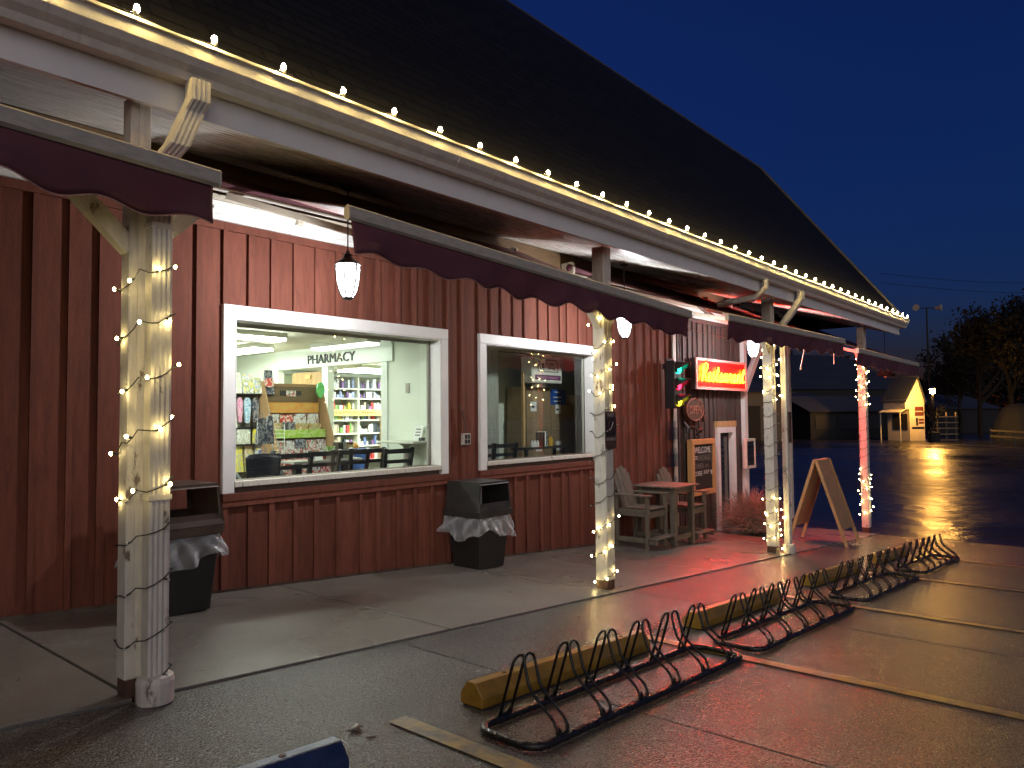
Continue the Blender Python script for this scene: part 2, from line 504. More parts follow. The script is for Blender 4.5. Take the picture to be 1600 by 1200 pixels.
MT['grime'] = M('grey_paper_panel', (0.33, 0.34, 0.30), 0.8, 0.25, 5, (6, 6, 0.6))
MT['dimwall'] = M('dim_brown_wall', (0.14, 0.10, 0.075), 0.7, 0.12, 3)
MT['signwhite'] = M('ivory_sign_face', (0.62, 0.60, 0.54), 0.4, 0.05, 5)
MT['purple'] = M('purple_band', (0.10, 0.02, 0.09), 0.5)
MT['bluebox'] = M('blue_carton', (0.015, 0.08, 0.36), 0.5)
MT['hut'] = M('cream_clapboard', (0.62, 0.55, 0.42), 0.6, 0.1, 2)
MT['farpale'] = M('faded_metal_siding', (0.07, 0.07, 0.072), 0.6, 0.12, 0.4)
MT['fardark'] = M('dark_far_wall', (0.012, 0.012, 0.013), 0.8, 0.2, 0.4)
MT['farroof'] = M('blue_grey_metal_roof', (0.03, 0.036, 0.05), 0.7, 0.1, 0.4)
MT['bark'] = M('dark_bark', (0.006, 0.005, 0.004), 0.9, 0.3, 3)
MT['treeleaf'] = M('dull_winter_foliage', (0.005, 0.005, 0.004), 0.9, 0.4, 1.2)
MT['poster'] = M('dark_red_poster', (0.14, 0.03, 0.02), 0.6)
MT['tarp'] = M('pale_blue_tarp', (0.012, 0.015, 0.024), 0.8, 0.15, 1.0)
MT['amber'] = M('amber_jar', (0.5, 0.30, 0.04), 0.3)


# ------------------------------------------------------------------ mesh builder in (X, O, Z)
WP = {}


class MB:
    def __init__(s):
        s.v, s.f, s.mi = [], [], []
        s.cur = 0

    def add(s, vs, fs):
        b = len(s.v)
        s.v.extend([tuple(p) for p in vs])
        for f in fs:
            s.f.append(tuple(i + b for i in f))
            s.mi.append(s.cur)
        return s

    def mat(s, i):
        s.cur = i
        return s

    def box(s, x0, x1, o0, o1, z0, z1):
        vs = [(x, o, z) for z in (z0, z1) for o in (o0, o1) for x in (x0, x1)]
        return s.add(vs, [(0, 1, 3, 2), (4, 6, 7, 5), (0, 4, 5, 1), (2, 3, 7, 6), (0, 2, 6, 4), (1, 5, 7, 3)])

    def sbox(s, x0, x1, o0, o1, zb, zt):
        """box whose bottom / top heights are functions of x"""
        vs = [(x, o, q(x)) for q in (zb, zt) for o in (o0, o1) for x in (x0, x1)]
        return s.add(vs, [(0, 1, 3, 2), (4, 6, 7, 5), (0, 4, 5, 1), (2, 3, 7, 6), (0, 2, 6, 4), (1, 5, 7, 3)])

    def prism(s, poly, axis, a, b):
        n = len(poly)
        def P(p, t):
            return {'x': (t, p[0], p[1]), 'o': (p[0], t, p[1]), 'z': (p[0], p[1], t)}[axis]
        vs = [P(p, a) for p in poly] + [P(p, b) for p in poly]
        fs = [tuple(range(n)), tuple(range(2 * n - 1, n - 1, -1))]
        fs += [(i, (i + 1) % n, n + (i + 1) % n, n + i) for i in range(n)]
        return s.add(vs, fs)

    def bar(s, p, q, w, h, up=(0, 0, 1)):
        p, q = Vector(p), Vector(q)
        d = (q - p).normalized()
        u = Vector(up)
        if abs(d.dot(u)) > 0.98:
            u = Vector((1, 0, 0))
        a = d.cross(u).normalized()
        b = a.cross(d).normalized()
        vs = []
        for c in (p, q):
            for i, j in ((-1, -1), (1, -1), (1, 1), (-1, 1)):
                vs.append(c + a * (i * w / 2) + b * (j * h / 2))
        return s.add(vs, [(0, 1, 2, 3), (7, 6, 5, 4), (0, 4, 5, 1), (1, 5, 6, 2), (2, 6, 7, 3), (3, 7, 4, 0)])

    def tube(s, path, r, n=8, closed=False):
        P = [Vector(p) for p in path]
        m = len(P)
        base = len(s.v)
        prev = None
        for i in range(m):
            if closed:
                d = P[(i + 1) % m] - P[i - 1]
            else:
                d = P[min(i + 1, m - 1)] - P[max(i - 1, 0)]
            if d.length < 1e-9:
                d = Vector((0, 0, 1))
            d.normalize()
            if prev is None:
                u = Vector((0, 0, 1)) if abs(d.z) < 0.9 else Vector((1, 0, 0))
            else:
                u = prev
            a = (u - d * u.dot(d))
            if a.length < 1e-6:
                a = Vector((1, 0, 0)) - d * d.x
            a.normalize()
            prev = a
            b = d.cross(a)
            rr = r[i] if isinstance(r, (list, tuple)) else r
            for k in range(n):
                t = 2 * math.pi * k / n
                s.v.append(tuple(P[i] + a * (rr * math.cos(t)) + b * (rr * math.sin(t))))
        segs = m if closed else m - 1
        for i in range(segs):
            j = (i + 1) % m
            for k in range(n):
                s.f.append((base + i * n + k, base + i * n + (k + 1) % n, base + j * n + (k + 1) % n, base + j * n + k))
                s.mi.append(s.cur)
        if not closed:
            s.f.append(tuple(base + k for k in range(n - 1, -1, -1)))
            s.mi.append(s.cur)
            s.f.append(tuple(base + (m - 1) * n + k for k in range(n)))
            s.mi.append(s.cur)
        return s

    def lathe(s, prof, c, n=16):
        base = len(s.v)
        for r, z in prof:
            for k in range(n):
                t = 2 * math.pi * k / n
                s.v.append((c[0] + r * math.cos(t), c[1] + r * math.sin(t), c[2] + z))
        m = len(prof)
        for i in range(m - 1):
            for k in range(n):
                s.f.append((base + i * n + k, base + i * n + (k + 1) % n, base + (i + 1) * n + (k + 1) % n, base + (i + 1) * n + k))
                s.mi.append(s.cur)
        s.f.append(tuple(base + k for k in range(n - 1, -1, -1)))
        s.mi.append(s.cur)
        s.f.append(tuple(base + (m - 1) * n + k for k in range(n)))
        s.mi.append(s.cur)
        return s

    def ball(s, c, r, n=6, sz=1.0):
        prof = [(max(1e-4, r * math.sin(math.pi * i / n)), -r * sz * math.cos(math.pi * i / n)) for i in range(n + 1)]
        return s.lathe(prof, c, max(6, n))

    def grid(s, fn, nu, nv):
        base = len(s.v)
        for i in range(nu + 1):
            for j in range(nv + 1):
                s.v.append(tuple(fn(i / nu, j / nv)))
        for i in range(nu):
            for j in range(nv):
                a = base + i * (nv + 1) + j
                s.f.append((a, a + 1, a + nv + 2, a + nv + 1))
                s.mi.append(s.cur)
        return s

    def build(s, name, mats, parent=None, smooth=False, bevel=0.0, weld=False, local=False, thick=0.0):
        if not isinstance(mats, (list, tuple)):
            mats = [mats]
        off = Vector((0, 0, 0))
        if parent is not None and not local:
            off = Vector(WP.get(parent.name, (0, 0, 0)))
        me = bpy.data.meshes.new(name)
        me.from_pydata([(x - off.x, -(o - off.y), z - off.z) for x, o, z in s.v], [], s.f)
        for m in mats:
            me.materials.append(m)
        for p, i in zip(me.polygons, s.mi):
            p.material_index = i
        bm = bmesh.new()
        bm.from_mesh(me)
        if weld:
            bmesh.ops.remove_doubles(bm, verts=bm.verts, dist=1e-5)
        bmesh.ops.recalc_face_normals(bm, faces=bm.faces)
        if thick:
            bmesh.ops.solidify(bm, geom=bm.faces, thickness=thick)
        if bevel:
            bmesh.ops.bevel(bm, geom=bm.edges, offset=bevel, segments=1, affect='EDGES', clamp_overlap=True)
        if smooth:
            for f in bm.faces:
                f.smooth = True
        bm.to_mesh(me)
        bm.free()
        o = bpy.data.objects.new(name, me)
        col.objects.link(o)
        if parent is not None:
            o.parent = parent
            WP[o.name] = WP.get(parent.name, (0, 0, 0))
        return o


def tag(o, label=None, cat=None, group=None, kind=None):
    if label:
        o['label'] = label
    if cat:
        o['category'] = cat
    if group:
        o['group'] = group
    if kind:
        o['kind'] = kind
    return o


def thing(name, loc, label, cat, group=None, rz=0.0):
    e = bpy.data.objects.new(name, None)
    e.location = (loc[0], -loc[1], loc[2])
    e.rotation_euler = (0, 0, rz)
    e.empty_display_size = 0.1
    col.objects.link(e)
    WP[e.name] = tuple(loc)
    return tag(e, label, cat, group)


def copy_tree(o, parent=None):
    c = o.copy()
    col.objects.link(c)
    c.parent = parent
    for ch in o.children:
        copy_tree(ch, c)
    return c


def text_mesh(name, body, org, U, V, width, height, mats, parent=None, depth=0.006, shear=0.0, label=None):
    """lettering laid out from org along U (reading direction) and V (up), fitted to width x height"""
    cu = bpy.data.curves.new(name + "_src", 'FONT')
    cu.body = body
    cu.extrude = 0.05
    cu.resolution_u = 2
    cu.shear = shear
    ob = bpy.data.objects.new(name + "_src", cu)
    col.objects.link(ob)
    dg = bpy.context.evaluated_depsgraph_get()
    me = bpy.data.meshes.new_from_object(ob.evaluated_get(dg))
    bpy.data.objects.remove(ob)
    bpy.data.curves.remove(cu)
    xs = [v.co.x for v in me.vertices]
    ys = [v.co.y for v in me.vertices]
    x0, x1, y0, y1 = min(xs), max(xs), min(ys), max(ys)
    U, V, org = Vector(U), Vector(V), Vector(org)
    W = U.cross(V)          # left handed frame: points out of the page
    W = -W
    mb = MB()
    vs = []
    for v in me.vertices:
        p = org + U * ((v.co.x - x0) / (x1 - x0) * width) + V * ((v.co.y - y0) / (y1 - y0) * height) + W * (depth if v.co.z > 0 else 0.0)
        vs.append(tuple(p))
    mb.add(vs, [tuple(p.vertices) for p in me.polygons])
    bpy.data.meshes.remove(me)
    o = mb.build(name, mats, parent)
    if label:
        o['label'] = label
    return o


# ground height under the paving
GZ, GS = -1.271, 0.0674


def G(x):
    if x > 15.1:
        return max(-2.33, GZ - GS * 15.1 - (x - 15.1) * 0.02)
    return GZ - GS * max(x, -6.0)

# ================================================================== GROUND
gm = MB()
xs = [-400, -40, -6, 0, 5, 10, 15.1, 17.1, 60, 160, 500]
os_ = [-300, -60, -20, 0, 3, 8, 30, 100, 300]
vs = [(x, o, G(x) - 0.06 if x <= 15.1 else G(x) - 0.03) for x in xs for o in os_]
no = len(os_)
gm.add(vs, [(i * no + j, i * no + j + 1, (i + 1) * no + j + 1, (i + 1) * no + j) for i in range(len(xs) - 1) for j in range(no - 1)])
tag(gm.build('ground', MT['asphalt'], smooth=False), kind='structure')


def slab_run(name, cuts, o0, o1, lift, mat, gap=0.012):
    base = MB()
    base.sbox(cuts[0], cuts[-1], o0 + 0.002, o1 - 0.002, lambda x: G(x) - 0.2, lambda x: G(x) - 0.02 + lift)
    root = tag(base.build(name, MT['joint']), kind='structure')
    for a, b in zip(cuts[:-1], cuts[1:]):
        j = 0.0
        s = MB()
        s.sbox(a + gap / 2, b - gap / 2, o0 + gap / 2, o1 - gap / 2, lambda x: G(x) - 0.10 + lift, lambda x: G(x) + lift + j)
        s.build('slab', mat, root, bevel=0.003)
    return root


slab_run('sidewalk', [-6.6, -4.5, -2.4, -0.45, 1.6, 3.77, 5.9, 8.0, 10.1, 12.2, 14.3, 15.1], 0.0, 2.2, 0.012, MT['concrete'], 0.02)
slab_run('parking_apron', [-5.5, -2.57, 0.37, 3.28, 6.14, 9.08, 12.0, 15.1], 2.2, 9.5, 0.0, MT['apron'])
stripe_root = None
for k, (x, o0) in enumerate([(-0.1, 3.3), (2.34, 3.28), (4.66, 3.25), (7.12, 3.3), (9.5, 3.35), (11.9, 3.4)]):
    s = MB()
    w = 0.055
    s.add([(x + a, o, G(x + a) + 0.004 + 0.004) for o in (o0, 9.3) for a in (-w, w)], [(0, 1, 3, 2)])
    tag(s.build('parking_line', MT['stripe']), kind='structure')

# ================================================================== THE BARN-LIKE SHOP
B = thing('barn_shop', (0, 0, 0), 'long red board-and-batten shop with dark gambrel roof and white eaves', 'building')
XL, XR, XE = -4.0, 14.0, 16.9          # left end, wall corner, roof end
W1 = (3.31, 5.78, -0.545, 0.865)       # glass openings X0,X1,Z0,Z1
W2 = (6.53, 8.82, -0.545, 0.865)
DR = (12.82, 13.62, -2.4, -0.25)


def in_open(xa, xb, za, zb):
    xm, zm = (xa + xb) / 2, (za + zb) / 2
    return any(w[0] < xm < w[1] and w[2] < zm < w[3] for w in (W1, W2, DR))


wm = MB()
gx = sorted([XL, XR] + [w[i] for w in (W1, W2, DR) for i in (0, 1)])
gz = sorted([-2.6, 2.24] + list({w[i] for w in (W1, W2, DR) for i in (2, 3)}))
for xa, xb in zip(gx[:-1], gx[1:]):
    for za, zb in zip(gz[:-1], gz[1:]):
        if not in_open(xa, xb, za, zb):
            wm.box(xa, xb, -0.16, 0.0, za, zb)
wm.build('wall', MT['dimwall'], B, weld=True)

# boards and battens, one piece each
spans = [(XL, 3.2), (3.2, 5.89), (5.89, 6.41), (6.41, 8.94), (8.94, 11.2), (11.2, 12.72), (12.72, 13.72), (13.72, 13.98)]
for a, b in spans:
    n = max(1, round((b - a) / (0.235 if a < 11 else 0.20)))
    cuts = [a + (b - a) * i / n + (rnd.uniform(-0.035, 0.035) if 0 < i < n else 0) for i in range(n + 1)]
    mat = MT['red'] if a < 11.1 else MT['brown']
    zs = [(None, 1.69)]
    if (a, b) in ((3.2, 5.89), (6.41, 8.94)):
        zs = [(None, -0.69), (0.985, 1.69)]
    if (a, b) == (12.72, 13.72):
        zs = [(-0.14, 1.69)]
    for z0, z1 in zs:
        for i in range(n):
            x0, x1 = cuts[i], cuts[i + 1]
            zb = (lambda x: G(x) + 0.035) if z0 is None else (lambda x, z=z0: z)
            dpt = rnd.uniform(0.010, 0.016)
            s = MB()
            s.sbox(x0 + 0.002, x1 - 0.002, 0.001, dpt, zb, lambda x: z1)
            s.build('board', mat, B)
            if i > 0 or z0 is None or True:
                bw = 0.028 if rnd.random() < 0.7 else 0.02
                cx = x0 + (bw if i == 0 else 0)
                s = MB()
                s.sbox(cx - bw, cx + bw, 0.0165, 0.040, zb, lambda x: z1 - 0.07)
                s.build('batten', mat, B)
        s = MB()
        s.box(a + 0.001, b - 0.001, 0.0165, 0.050, z1 - 0.069, z1 - 0.002)
        s.build('rail', mat, B)
# grey corner trim where the red wall meets the brown wall, white post at the end
s = MB(); s.box(11.13, 11.23, 0.052, 0.075, G(11.2) + 0.02, 1.69); s.build('corner_board', MT['alu'], B)
s = MB(); s.box(13.985, 14.12, -0.05, 0.09, G(14.05), 1.55); s.build('corner_post', MT['white'], B)
s = MB(); s.bar((14.05, 0.03, 0.40), (14.98, 0.03, 1.42), 0.10, 0.13); s.build('knee_brace', MT['white'], B)
s = MB(); s.box(13.7, 16.6, -0.06, 0.08, 1.551, 1.685); s.build('header_beam', MT['white'], B)
s = MB(); s.box(16.45, 16.58, -0.05, 0.07, G(16.5), 1.55); s.build('corner_post', MT['oldwhite'], B)
# frieze, brown board above it
for k, (z0, z1, d) in enumerate([(1.692, 1.735, 0.07), (1.736, 1.80, 0.085), (1.801, 1.845, 0.10)]):
    s = MB(); s.box(XL, 13.98, 0.001, d, z0, z1); s.build('frieze_moulding', MT['white'], B)
s = MB(); s.box(XL, 13.98, 0.001, 0.03, 1.846, 2.205); s.build('frieze_board', MT['brownboard'], B)

# soffit: sloping boards from the wall head to the fascia
nb = 11
for i in range(nb):
    o0, o1 = 2.22 * i / nb, 2.22 * (i + 1) / nb
    def zq(o):
        return 2.22 - (2.22 - 1.60) * o / 2.22
    x = XL
    k = 0
    while x < XE - 0.2:
        x2 = min(x + (3.4 if (k or i % 2) else 1.7), XE - 0.15)
        s = MB()
        e = 0.003
        s.add([(xx, oo, zq(oo) + h) for h in (0, 0.02) for oo in (o0 + e, o1 - e) for xx in (x + e, x2 - e)],
              [(0, 1, 3, 2), (4, 6, 7, 5), (0, 4, 5, 1), (2, 3, 7, 6), (0, 2, 6, 4), (1, 5, 7, 3)])
        s.build('soffit_board', MT['soffit'], B)
        x = x2
        k += 1
s = MB(); s.add([(XL, 0, 2.26), (XE - .15, 0, 2.26), (XE - .15, 2.22, 1.64), (XL, 2.22, 1.64)], [(0, 1, 2, 3)]); s.build('eave_deck', MT['dimwall'], B)
# fascia, outer beam, gutter
s = MB(); s.box(XL, XE - 0.12, 2.222, 2.25, 1.585, 1.80); s.build('fascia', MT['white'], B)
s = MB(); s.prism([(-0.02, 2.26), (2.25, 1.64), (2.25, 1.80), (-0.02, 2.7)], 'x', XE - 0.149, XE - 0.12); s.build('gable_return', MT['white'], B)
gp = [(2.252, 1.90), (2.252, 1.735), (2.33, 1.735), (2.345, 1.77), (2.375, 1.80), (2.395, 1.835), (2.40, 1.895), (2.42, 1.90), (2.42, 1.915), (2.385, 1.915), (2.383, 1.85), (2.36, 1.82), (2.27, 1.75), (2.27, 1.90)]
s = MB(); s.prism(gp, 'x', XL, XE); s.build('gutter', MT['gutter'], B)
s = MB(); s.prism([(2.25, 1.73), (2.34, 1.73), (2.41, 1.85), (2.42, 1.92), (2.25, 1.92)], 'x', XE + 0.001, XE + 0.006); s.build('gutter_end_cap', MT['gutter'], B)
for x in [0.6, 3.7, 6.7, 9.8, 12.8, 15.8]:
    s = MB(); s.prism([(2.2525, 1.733), (2.331, 1.733), (2.347, 1.768), (2.377, 1.798), (2.397, 1.834), (2.402, 1.897), (2.4, 1.9), (2.26, 1.9)], 'x', x, x + 0.05); s.build('gutter_joint', MT['gutter'], B)
# roof: gambrel, edge trim
prof = [(2.30, 1.93), (-0.66, 5.78), (-8.6, 12.9), (-16.5, 5.8), (-19.6, 1.9)]
s = MB()
th = 0.10
vs = [(x, o, z) for x in (XL - 4, XE + 0.02) for o, z in prof] + [(x, o, z - th) for x in (XL - 4, XE + 0.02) for o, z in prof]
n = 5
fs = [(i, i + 1, n + i + 1, n + i) for i in range(4)] + [(2 * n + i, 3 * n + i, 3 * n + i + 1, 2 * n + i + 1) for i in range(4)]
fs += [(n + i, n + i + 1, 3 * n + i + 1, 3 * n + i) for i in range(4)] + [(i, 2 * n + i, 2 * n + i + 1, i + 1) for i in range(4)]
fs += [(0, n, 3 * n, 2 * n), (n - 1, 3 * n - 1, 4 * n - 1, 2 * n - 1)]
s.add(vs, fs)
roof = s.build('roof', MT['shingle'], B)
for (o0, z0), (o1, z1) in zip(prof[:2], prof[1:3]):
    d = Vector((0, o1 - o0, z1 - z0))
    L = d.length
    d.normalize()
    up = Vector((0, -d.z, d.y)) if d.y < 0 else Vector((0, d.z, -d.y))
    up = Vector((0, -d[2], d[1])) * (1 if d[1] > 0 else -1)
    s = MB()
    s.bar((XE + 0.04, o0, z0 - 0.05), (XE + 0.04, o1, z1 - 0.05), 0.035, 0.14, up=tuple(up))
    s.build('rake_trim', MT['shingle2'], roof)
s = MB(); s.add([(XE - 0.12, o, z - 0.1) for o, z in prof], [(0, 1, 2, 3, 4)]); s.build('gable_wall', MT['brown'], B)


def window(w, lab):
    x0, x1, z0, z1 = w
    fw = 0.11
    root = MB()
    root.box(x0, x1, -0.126, -0.120, z0, z1)
    pane = root.build('window', MT['glass'], B)
    pane['label'] = lab
    def pc(nm, m, *bx, bev=0.003):
        s = MB(); s.box(*bx); return s.build(nm, m, pane, bevel=bev)
    pc('frame', MT['white'], x0 - fw, x1 + fw, 0.001, 0.052, z1 + 0.001, z1 + 0.115)
    pc('frame', MT['white'], x0 - fw, x0 - 0.001, 0.001, 0.050, z0 - 0.10, z1)
    pc('frame', MT['white'], x1 + 0.001, x1 + fw, 0.001, 0.050, z0 - 0.10, z1)
    pc('sill', MT['oldwhite'], x0 + 0.001, x1 - 0.001, -0.158, 0.058, z0 - 0.05, z0 - 0.001)
    pc('apron_board', MT['red'], x0 - fw, x1 + fw, 0.0165, 0.060, z0 - 0.165, z0 - 0.101)
    pc('jamb', MT['white'], x0 - 0.0, x0 + 0.012, -0.118, 0.048, z0, z1 - 0.013)
    pc('jamb', MT['white'], x1 - 0.012, x1 - 0.0, -0.118, 0.048, z0, z1 - 0.013)
    pc('jamb', MT['white'], x0, x1, -0.118, 0.048, z1 - 0.0125, z1 - 0.0005)
    for a, b in ((x0 + 0.0125, x0 + 0.045), (x1 - 0.045, x1 - 0.0125)):
        pc('stop', MT['alu'], a, b, -0.150, -0.1265, z0, z1)
    pc('stop', MT['alu'], x0 + 0.046, x1 - 0.046, -0.150, -0.1265, z1 - 0.05, z1 - 0.013)
    return pane


window(W1, 'wide white-framed shop window onto the bright pharmacy')
window(W2, 'white-framed shop window onto the dim room stacked with boxes')

# door under the restaurant sign
d0, d1, _, dz = DR
s = MB(); s.box(d0 + 0.08, d1 - 0.08, -0.10, -0.05, G(13.2) + 0.03, dz - 0.08); door = s.build('door', MT['fardark'], B)
door['label'] = 'white-framed restaurant door with tall dark glass'
for bx in ((d0, d0 + 0.11, -0.12, 0.055, G(13) + 0.02, dz), (d1 - 0.11, d1, -0.12, 0.055, G(13.4) + 0.02, dz), (d0 + 0.111, d1 - 0.111, -0.12, 0.053, dz - 0.11, dz - 0.001)):
    s = MB(); s.box(*bx); s.build('frame', MT['white'], door, bevel=0.003)
s = MB(); s.box(d0 - 0.02, d1 + 0.02, 0.001, 0.06, dz + 0.002, dz + 0.11); s.build('lintel', MT['pine'], door)
s = MB(); s.box(d0 + 0.2, d1 - 0.2, -0.048, -0.042, G(13.2) + 0.4, dz - 0.2); s.build('pane', MT['glass'], door)
s = MB(); s.box(d0 + 0.13, d0 + 0.155, -0.045, 0.02, -1.25, -1.05); s.build('handle', MT['alu'], door, bevel=0.004)

# downspouts
def downspout(x, o, zb, pot, lab, xo=0.16):
    w, d = 0.10, 0.078
    s = MB()
    path = [(x + xo, 2.335, 1.74), (x + xo, 2.335, 1.64), (x + xo * .9, 2.30, 1.58), (x + xo * .35, o + 0.06, 1.38), (x, o, 1.28), (x, o, 0.6), (x, o, zb + 0.06)]
    # ribbed rectangular section swept down the path
    sec = []
    for i in range(9):
        t = -w / 2 + w * i / 8
        sec.append((t, d / 2 + (0.0035 if i % 2 else -0.001)))
    for i in range(9):
        t = w / 2 - w * i / 8
        sec.append((t, -d / 2 - (0.0035 if i % 2 else -0.001)))
    base = 0
    m = len(sec)
    P = [Vector(p) for p in path]
    for i, p in enumerate(P):
        dd = (P[min(i + 1, len(P) - 1)] - P[max(0, i - 1)]).normalized()
        ax = Vector((1, 0, 0))
        ay = dd.cross(ax).normalized()
        ay = ay if ay.y > 0 else -ay
        if abs(ay.y) < 0.1:
            ay = Vector((0, 1, 0))
        for a, b in sec:
            s.v.append(tuple(p + ax * a + ay * b))
    for i in range(len(P) - 1):
        for k in range(m):
            s.f.append((i * m + k, i * m + (k + 1) % m, (i + 1) * m + (k + 1) % m, (i + 1) * m + k))
            s.mi.append(0)
    ds = s.build('downspout', MT['oldwhite'], B)
    ds['label'] = lab
    if pot:
        s = MB(); s.lathe([(0.085, 0), (0.088, 0.10), (0.082, 0.125), (0.06, 0.13)], (x, o + 0.01, zb + 0.005), 18); s.build('drain_collar', MT['oldwhite'], ds, smooth=False)
    for z in (0.95, -0.4):
        s = MB(); s.box(x - w / 2 - 0.006, x + w / 2 + 0.006, o - d / 2 - 0.008, o + d / 2 + 0.007, z, z + 0.025); s.build('strap', MT['oldwhite'], ds)


downspout(1.66, 2.27, G(1.66), True, 'ribbed white downspout beside the nearest porch post')
downspout(10.56, 2.13, G(10.56), True, 'white downspout on the third porch post')


# elbow of the middle downspout, seen over the second awning
s = MB(); s.tube([(9.42, 2.33, 1.74), (9.42, 2.33, 1.63), (9.40, 2.2, 1.52), (9.36, 1.7, 1.47)], 0.042, 8); s.build('downspout', MT['oldwhite'], B)

# ================================================================== PORCH POSTS
def porch_post(x, o, label, w=0.135, top=1.63):
    zb = G(x)
    r = thing('porch_post', (x, o, zb), label, 'post', 'white porch posts along the walk')
    s = MB(); s.box(x - w / 2, x + w / 2, o - w / 2, o + w / 2, zb + 0.10, top); s.build('shaft', MT['oldwhite'], r, bevel=0.006)
    s = MB(); s.box(x - w / 2 + 0.006, x + w / 2 - 0.006, o - w / 2 + 0.006, o + w / 2 - 0.006, zb + 0.012, zb + 0.10); s.build('base', MT['rust'], r)
    for sg in (-1, 1):
        s = MB()
        s.bar((x + sg * (w / 2 - 0.02), o, 0.86), (x + sg * 0.37, o, 1.19), 0.07, 0.085)
        s.build('brace', MT['oldwhite'], r)
    s = MB(); s.box(x - 0.012, x + 0.012, o + w / 2 + 0.001, o + w / 2 + 0.006, zb + 0.3, top - .02); s.build('cover_strip', MT['oldwhite'], r)
    return r


POSTS = [(1.605, 2.13), (6.03, 2.03), (10.38, 1.98), (15.2, 1.93)]
porch_post(*POSTS[0], 'peeling white porch post nearest the camera, beside the ribbed downspout', 0.10)
porch_post(*POSTS[1], 'white porch post between the shop windows and the bar table, lit top and bottom')
porch_post(*POSTS[2], 'white porch post with a hinge on its downspout, left of the A-frame')
porch_post(*POSTS[3], 'pink-lit porch post at the far end of the walk')

# ================================================================== STRING LIGHTS
def mini_string(x, o, w2, d2, z_top, z_bot, pitch, lit, label, seed):
    """wire wound round a post with small bulbs; lit(z) tells whether a bulb is on"""
    rr = random.Random(seed)
    r = thing('post_string_lights', (x, o, z_bot), label, 'string lights', 'fairy lights wound round the porch posts')
    path = []
    per = [(-w2, -d2), (w2, -d2), (w2, d2), (-w2, d2)]
    z = z_top
    pts = []
    turn = 0
    while z > z_bot:
        for k in range(4):
            a, b = per[k], per[(k + 1) % 4]
            for t in (0.0, 0.25, 0.5, 0.75):
                zz = z - pitch * (k + t) / 4
                if zz < z_bot:
                    break
                sag = -0.03 * math.sin(math.pi * t) + rr.uniform(-0.006, 0.006)
                path.append((x + a[0] + (b[0] - a[0]) * t, o + a[1] + (b[1] - a[1]) * t, zz + sag))
        z -= pitch * rr.uniform(0.75, 1.25)
        turn += 1
    s = MB(); s.tube(path, 0.0032, 5); s.build('wire', MT['wire'], r)
    i = 1
    while i < len(path) - 1:
        p = Vector(path[i])
        outv = Vector((p.x - x, p.y - o, 0))
        outv = (outv.normalized() + Vector((rr.uniform(-.7, .7), rr.uniform(-.7, .7), rr.uniform(-.6, .5)))).normalized()
        q = p + outv * 0.022
        on = lit(p.z)
        s = MB(); s.tube([p, p + outv * 0.018], 0.0055, 6); sk = s.build('socket', MT['wire'], r)
        s = MB(); s.ball(tuple(p + outv * 0.028), 0.0082 if on else 0.006, 5, 1.2); s.build('bulb', MT['minibulb'] if on else MT['offbulb'], r)
        i += 3 if on else 4
    return r


mini_string(1.635, 2.195, 0.088, 0.122, 0.90, G(1.6) + 0.12, 0.235, lambda z: z > -0.45, 'fairy lights on the nearest porch post, lit above and dark below', 3)
mini_string(6.03, 2.03, 0.078, 0.078, 1.12, G(6) + 0.06, 0.22, lambda z: z > 0.05 or z < -0.95, 'fairy lights on the post by the no-smoking sign, dark in the middle', 4)
mini_string(10.38, 1.99, 0.08, 0.085, 1.25, G(10.4) + 0.06, 0.20, lambda z: z > 0.15 or z < -1.15, 'fairy lights on the post just left of the A-frame', 5)
mini_string(15.2, 1.93, 0.08, 0.08, 1.05, G(15.2) + 0.25, 0.19, lambda z: z > 0.10 or z < -1.05, 'fairy lights on the pink-lit far post', 6)

gl = thing('gutter_string_lights', (0, 2.42, 1.93), 'row of warm bulbs clipped along the whole gutter edge', 'string lights')
x = -2.13
gpath = []
bx = []
while x < XE:
    bx.append(x)
    x += 0.3985
for i, x in enumerate(bx):
    gpath += [(x, 2.444, 1.91), (x + 0.2, 2.436, 1.915 - 0.008 * rnd.random())]
s = MB(); s.tube(gpath[:-1] + [(XE - 0.05, 2.45, 1.93)], 0.004, 5); s.build('wire', MT['wire'], gl)
for x in bx:
    j = rnd.uniform(-0.008, 0.008)
    s = MB(); s.lathe([(0.010, 0), (0.011, 0.02), (0.008, 0.022)], (x, 2.448, 1.905), 8); s.build('socket', MT['metalwhite'], gl)
    s = MB(); s.lathe([(0.008, 0.0), (0.0135, 0.011), (0.014, 0.022), (0.008, 0.034), (0.001, 0.040)], (x + j, 2.448, 1.922), 10); s.build('bulb', MT['gutterbulb'], gl)
    s = MB(); s.box(x - 0.009, x + 0.009, 2.421, 2.446, 1.87, 1.93); s.build('clip', MT['clear'], gl)

